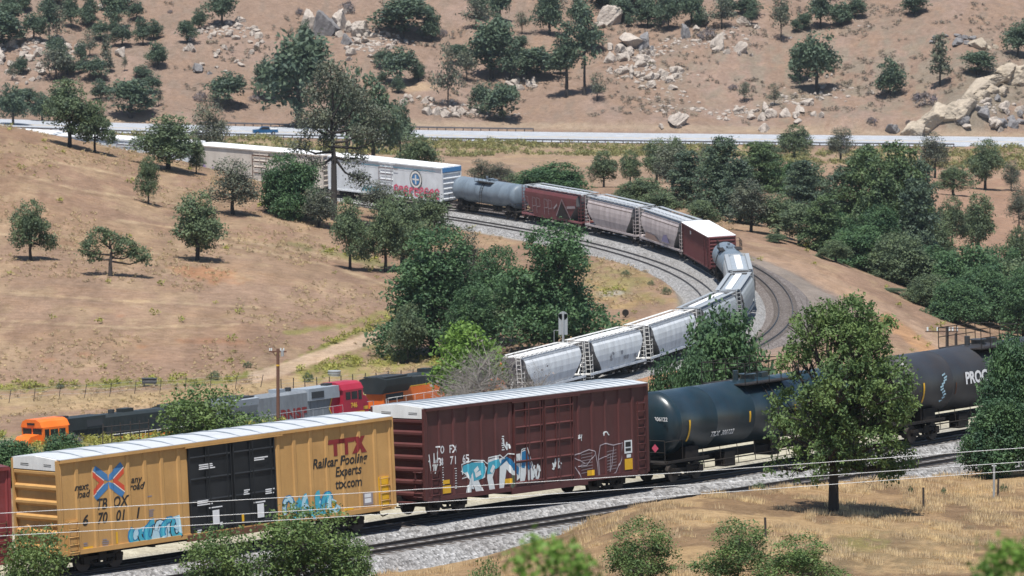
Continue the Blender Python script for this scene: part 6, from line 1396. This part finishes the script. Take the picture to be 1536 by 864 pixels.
# ------------------------------------------------------------------ highway, guardrails, car
rm, n, l, b = new_mat('sun_bleached_pavement'); tc = n.new('ShaderNodeTexCoord').outputs['Object']
c = mixc(n, l, ramp(n, l, noise(n, l, tc, 0.5, 5), 0.35, 0.7), (0.40, 0.42, 0.45), (0.30, 0.315, 0.34)); l.new(c, b.inputs['Base Color']); b.inputs['Roughness'].default_value = 0.8
def strip(name, path, o0, o1, dz, mat, h=0.0):
    Vv, Fc = sweep(path, [(o1, dz), (o0, dz)]); o = link(name, np_mesh(name, Vv, Fc, mat)); return o
tag(strip('highway', pathH, -15, 15, 0.02, rm), kind='structure')
m = MB()
for off, wd_, dash in ((-13, 0.25, 0), (13, 0.25, 0), (-1.0, 0.3, 0), (1.0, 0.3, 0), (-7, 0.25, 1), (7, 0.25, 1)):
    pp = resample(offset(pathH, off), 3.0); t = np.gradient(pp, axis=0)
    for k in range(0, len(pp)-1):
        if dash and k % 4: continue
        d = t[k]/np.linalg.norm(t[k]); nn = np.array([-d[1], d[0], 0])*wd_/2; z_ = np.array([0, 0, 0.03])
        m.quad(pp[k]-nn+z_, pp[k+1]-nn+z_, pp[k+1]+nn+z_, pp[k]+nn+z_, 1 if abs(off) == 1.0 else 0)
tag(m.build('lane_markings', [let_white, let_yellow]), kind='structure')
gr_dark = plain('dark_guardrail_post', (0.06, 0.045, 0.04)); gr_rail = plain('dull_guardrail_steel', (0.14, 0.14, 0.15), 0.5, 0.4)
for off, lb, x0, x1 in ((-16.2, 'long dark guardrail along the near edge of the highway', -60, 1440), (16.2, 'guardrail along the far edge of the highway below the hillside', 300, 800)):
    pp = resample(offset(pathH, off), 1.9); ix = 768+pp[:, 0]/pp[:, 1]*F; pp = pp[(ix > x0) & (ix < x1)]
    g = tag(empty('guardrail', tuple(pp[0])), lb, 'guardrail'); g0 = pp[0]
    m = MB()
    for p in pp-g0: m.box(p[0]-0.1, p[0]+0.1, p[1]-0.1, p[1]+0.1, p[2]-0.4, p[2]+0.72)
    tag(m.build('posts', gr_dark, g), kind='stuff')
    Vv, Fc = sweep(pp-g0, [(-0.12, 0.42), (-0.16, 0.50), (-0.11, 0.57), (-0.16, 0.64), (-0.12, 0.74)]); link('rail', np_mesh('rail', Vv, Fc, gr_rail), g)
x, y, z = at(398, 207, 1491)
pc = tag(empty('pickup_truck', (x, y, float(np.interp(x, pathH[:, 0], pathH[:, 2]))+0.03), (0, 0, R(8))), 'blue pickup truck driving on the pale highway', 'pickup truck')
blue_p = paint('blue_truck_paint', (0.01, 0.075, 0.17), 0.3, 0.05)
m = MB(); n8 = [(-2.7, .45), (-2.7, 1.0), (-2.6, 1.08), (-1.55, 1.15), (2.6, 1.15), (2.7, .5)]
def side_prism(m, pts, y0, y1, mi=0):
    n_p = len(pts); vv = [(x, y0, z) for x, z in pts]+[(x, y1, z) for x, z in pts]
    m.add(vv, [(i, (i+1) % n_p, n_p+(i+1) % n_p, n_p+i) for i in range(n_p)]+[tuple(range(n_p))[::-1], tuple(range(n_p, 2*n_p))], mi)
side_prism(m, n8, -0.95, 0.95); side_prism(m, [(-1.4, 1.14), (-0.7, 1.75), (0.75, 1.75), (0.95, 1.14)], -0.82, 0.82); m.build('body', blue_p, pc)
m = MB(); side_prism(m, [(-1.22, 1.2), (-0.68, 1.66), (0.68, 1.66), (0.82, 1.2)], -0.84, 0.84); m.box(-1.3, -1.2, -0.7, 0.7, 1.2, 1.3); m.build('windows', glass_p, pc)
m = MB(); m.box(1.0, 2.5, -0.8, 0.8, 1.15, 1.35); m.build('white_load', white_p, pc)
for sx in (-1.75, 1.65):
    for sy in (-0.85, 0.85):
        m = MB(); m.tube([(sx, sy-0.13, 0.38), (sx, sy+0.13, 0.38)], 0.40, 16); wv = m.build('wheel', under_p, pc); m = MB(); m.tube([(sx, sy-0.14, 0.38), (sx, sy+0.14, 0.38)], 0.2, 12); m.build('rim', galv_p, wv)

# ------------------------------------------------------------------ poles, fences, signals, wires
def on(px, py, Dmin=600): return Vector(hit(px, py, Dmin))
x, y = (415-768)/F*600, 600; z = zat(x, y); tp_ = at(413, 523, 600).z
up = tag(empty('utility_pole', (x, y, z)), 'brown utility pole with one cross arm beside the silver locomotive', 'utility pole'); hgt = tp_-z
m = MB(); m.tube([(0, 0, -0.3), (0, 0, hgt)], [0.17, 0.13], 8); m.build('pole', pole_p, up)
m = MB(); m.box(-0.75, 0.75, -0.06, 0.06, hgt-0.32, hgt-0.18); m.tube([(-0.5, 0, hgt-0.25), (0, 0, hgt-0.8)], 0.03, 4); m.build('cross_arm', pole_p, up)
for xx in (-0.7, -0.55, 0.25, 0.5): 
    m = MB(); m.tube([(xx, 0, hgt-0.2), (xx, 0, hgt+0.05)], 0.06, 6); m.build('insulator', insul_p, up)
m = MB(); m.tube([(0.38, 0, hgt-0.65), (0.38, 0, hgt-0.12)], 0.14, 10); m.build('transformer', galv_p, up)
m = MB(); m.tube([(0, 0, hgt-1.5), (0, 0, hgt-1.38)], 0.165, 8); m.build('yellow_band', let_yellow, up)
def fence(pts, label, hgt=1.2, mat=post_p, r=0.05, strands=3, name='wire_fence', lean=0.0, rails=False):
    g = tag(empty(name, tuple(pts[0])), label, 'fence'); p0 = Vector(pts[0]); q3 = random.Random(len(pts)); tops = []
    for p in pts:
        p = Vector(p)-p0; dx = q3.uniform(-.08, .08)+lean; m = MB(); m.tube([p+Vector((0, 0, -.3)), p+Vector((dx, 0, hgt*q3.uniform(.92, 1.08)))], r, 5); m.build('post', mat, g); tops.append(p)
    m = MB()
    for k in range(strands):
        zz = hgt*(0.9-0.28*k); m.tube([t+Vector((0, 0, zz)) for t in tops], 0.010 if not rails else 0.035, 3, caps=False)
    m.build('wires' if not rails else 'rails', galv_p if not rails else post_p, g); return g
fence([on(px, 603-0.062*px+(2 if px % 3 else 0), 640) for px in range(-30, 420, 38)], 'old wire fence crossing the dry field behind the leading locomotive', 1.35, r=0.035, lean=0.25)
fence([on(px, 586-0.075*(px-420), 640) for px in range(420, 640, 18)], 'short post fence between the dirt track and the silver locomotive', 1.1)
fence([on(px, 672-0.1*(px-130), 590) for px in range(150, 232, 14)], 'low rail fence in the green grass beside the leading locomotive', 1.9, rails=True, strands=2)
fence([on(px, 628-0.13*(px-470), 600) for px in range(470, 600, 22)], 'dark thin fence in front of the silver locomotive', 1.7, r=0.04, strands=2, rails=True)
fence([on(1152, 811, 270), on(1390, 764, 285), on(1502, 748, 285)], 'leaning dark fence posts on the dry grass slope', 0.95, strands=0)
p = on(1496, 749, 285); g = tag(empty('steel_post', tuple(p)), 'tall pale steel post in the grass at the right', 'post')
m = MB(); m.tube([(0, 0, -.2), (0, 0, 1.55)], 0.055, 6); m.build('pipe', galv_p, g); m = MB(); m.tube([(-.1, 0, 1.5), (.1, 0, 1.5)], 0.03, 5); m.build('cap', galv_p, g)
for k, (lb, ys) in enumerate((('highest of the three pale wires crossing in front of the train', (770, 741, 708.7, 671.7)), ('middle of the three pale wires crossing in front of the train', (792, 762, 727.7, 692.7)), ('lowest of the three pale wires crossing in front of the train', (804, 775, 742.7, 705.3)))):
    D0 = 214+2*k
    ctl = [tuple(at(px, yy, D0+px*0.012)) for px, yy in zip((-600, 0, 512, 1024, 1536, 2200), (ys[0]+33, *ys, ys[3]-46))]
    m = MB(); m.tube(list(catmull(ctl, 1.5)), 0.0095, 5); o = m.build('overhead_wire', wire_p); tag(o, lb, 'wire', 'three pale overhead wires')
def signal(px, base, top, D, label, lamp=True):
    x = (px-768)/F*D; z = zat(x, D); H = at(px, top, D).z-z
    g = tag(empty('railway_signal', (x, D, z)), label, 'railway signal')
    m = MB(); m.tube([(0, 0, -.2), (0, 0, H)], 0.11, 8); m.build('mast', galv_p, g)
    m = MB(); m.box(-0.45, 0.45, 0.1, 0.2, H-2.3, H-0.2); m.tube([(0, 0.1, H-0.4), (0, 0.2, H-0.4)], 0.45, 14); m.build('target', galv_p, g)
    for zz in (H-0.55, H-1.2, H-1.85):
        m = MB(); m.tube([(0, 0.2, zz), (0, 0.45, zz)], 0.16, 8); m.build('lamp_hood', plain('signal_black', (0.02, 0.02, 0.02)), g)
    m = MB(); m.box(-0.9, 0.1, -0.5, 0.5, H-3.2, H-3.12)
    for a, b2 in ((-0.9, -.5), (-0.9, .5), (0.1, .5)): m.tube([(a, b2, H-3.1), (a, b2, H-1.9)], 0.03, 4)
    m.tube([(-0.9, -.5, H-1.9), (-0.9, .5, H-1.9), (0.1, .5, H-1.9)], 0.03, 4); m.tube([(-0.9, -.5, H-2.5), (-0.9, .5, H-2.5)], 0.03, 4); m.build('service_platform', galv_p, g)
    m = MB()
    for s in (-1, 1): m.tube([(-0.75+s*0.2, 0.0, -0.1), (-0.75+s*0.2, 0.0, H-3.1)], 0.03, 4)
    k = 0.3
    while k < H-3.1: m.tube([(-0.95, 0, k), (-0.55, 0, k)], 0.02, 4); k += 0.4
    m.build('ladder', galv_p, g); return g
signal(845, 530, 468, 697, 'pale railway signal mast with caged platform beside the great oaks')
x, y = (1424-768)/F*640, 640; z = zat(x, y); H = at(1424, 490, y).z-z
g = tag(empty('utility_pole', (x, y, z)), 'dark pole with glass insulators behind the tank cars at the right', 'utility pole')
m = MB(); m.tube([(0, 0, -.3), (0, 0, H)], 0.15, 7); m.tube([(0.8, 0, -.3), (0.8, 0, H-0.6)], 0.12, 7); m.build('pole', post_p, g)
m = MB(); m.box(-2.0, 1.0, -0.06, 0.06, H-0.5, H-0.38); m.build('cross_arm', wood_p, g)
for xx in (-1.8, -0.9, 0.2, 0.5, 0.9):
    m = MB(); m.tube([(xx, 0, H-0.38), (xx, 0, H-0.05)], 0.09, 6); m.build('insulator', insul_p, g)
m = MB(); m.tube([(0, 0, H-2.2), (0, 0, H-2.05)], 0.17, 7); m.build('yellow_band', let_yellow, g)
p = on(939, 476, 640); g = tag(empty('valve_drum', tuple(p)), 'small dark round drum on the dry grass above the hoppers', 'drum')
m = MB(); m.tube([(0, -.25, .5), (0, .25, .5)], 0.36, 14); m.tube([(0, 0, 0), (0, 0, .3)], 0.08, 6); m.build('drum', under_p, g)
p = on(221, 579, 650); g = tag(empty('cattle_trough', tuple(p)), 'dark low trough beside the field fence', 'trough')
m = MB(); m.box(-0.7, 0.7, -.3, .3, 0.25, 0.75); m.box(-.75, .75, -.35, .35, 0.72, 0.78); 
for xx in (-.5, .5): m.box(xx-.05, xx+.05, -.2, .2, -.1, .26)
m.build('trough', plain('dark_trough_metal', (0.06, 0.065, 0.07)), g)
p = on(500, 563, 650); g = tag(empty('culvert_ring', tuple(p)), 'pale ribbed round tank half sunk in weeds beside the dirt track', 'tank')
m = MB(); m.tube([(0, 0, -.1), (0, 0, .42)], 0.62, 24); m.tube([(0, 0, .38), (0, 0, .46)], 0.66, 24); m.tube([(0, 0, .15), (0, 0, .22)], 0.66, 24); m.build('ring_wall', galv_p, g)

# ------------------------------------------------------------------ the air between here and the far hillside
m = MB(); m.box(-700, 700, -60, 3760, -70, 290); hz = m.build('haze', None)
hm = bpy.data.materials.new('pale_air'); hm.use_nodes = True; hn, hl_ = nodes_of(hm); hn.remove(hn['Principled BSDF'])
pv = hn.new('ShaderNodeVolumePrincipled'); pv.inputs['Color'].default_value = (0.80, 0.90, 1.0, 1); pv.inputs['Density'].default_value = 0.00003; pv.inputs['Anisotropy'].default_value = 0.3
hl_.new(pv.outputs[0], hn['Material Output'].inputs['Volume']); hz.data.materials.clear(); hz.data.materials.append(hm); tag(hz, kind='stuff')
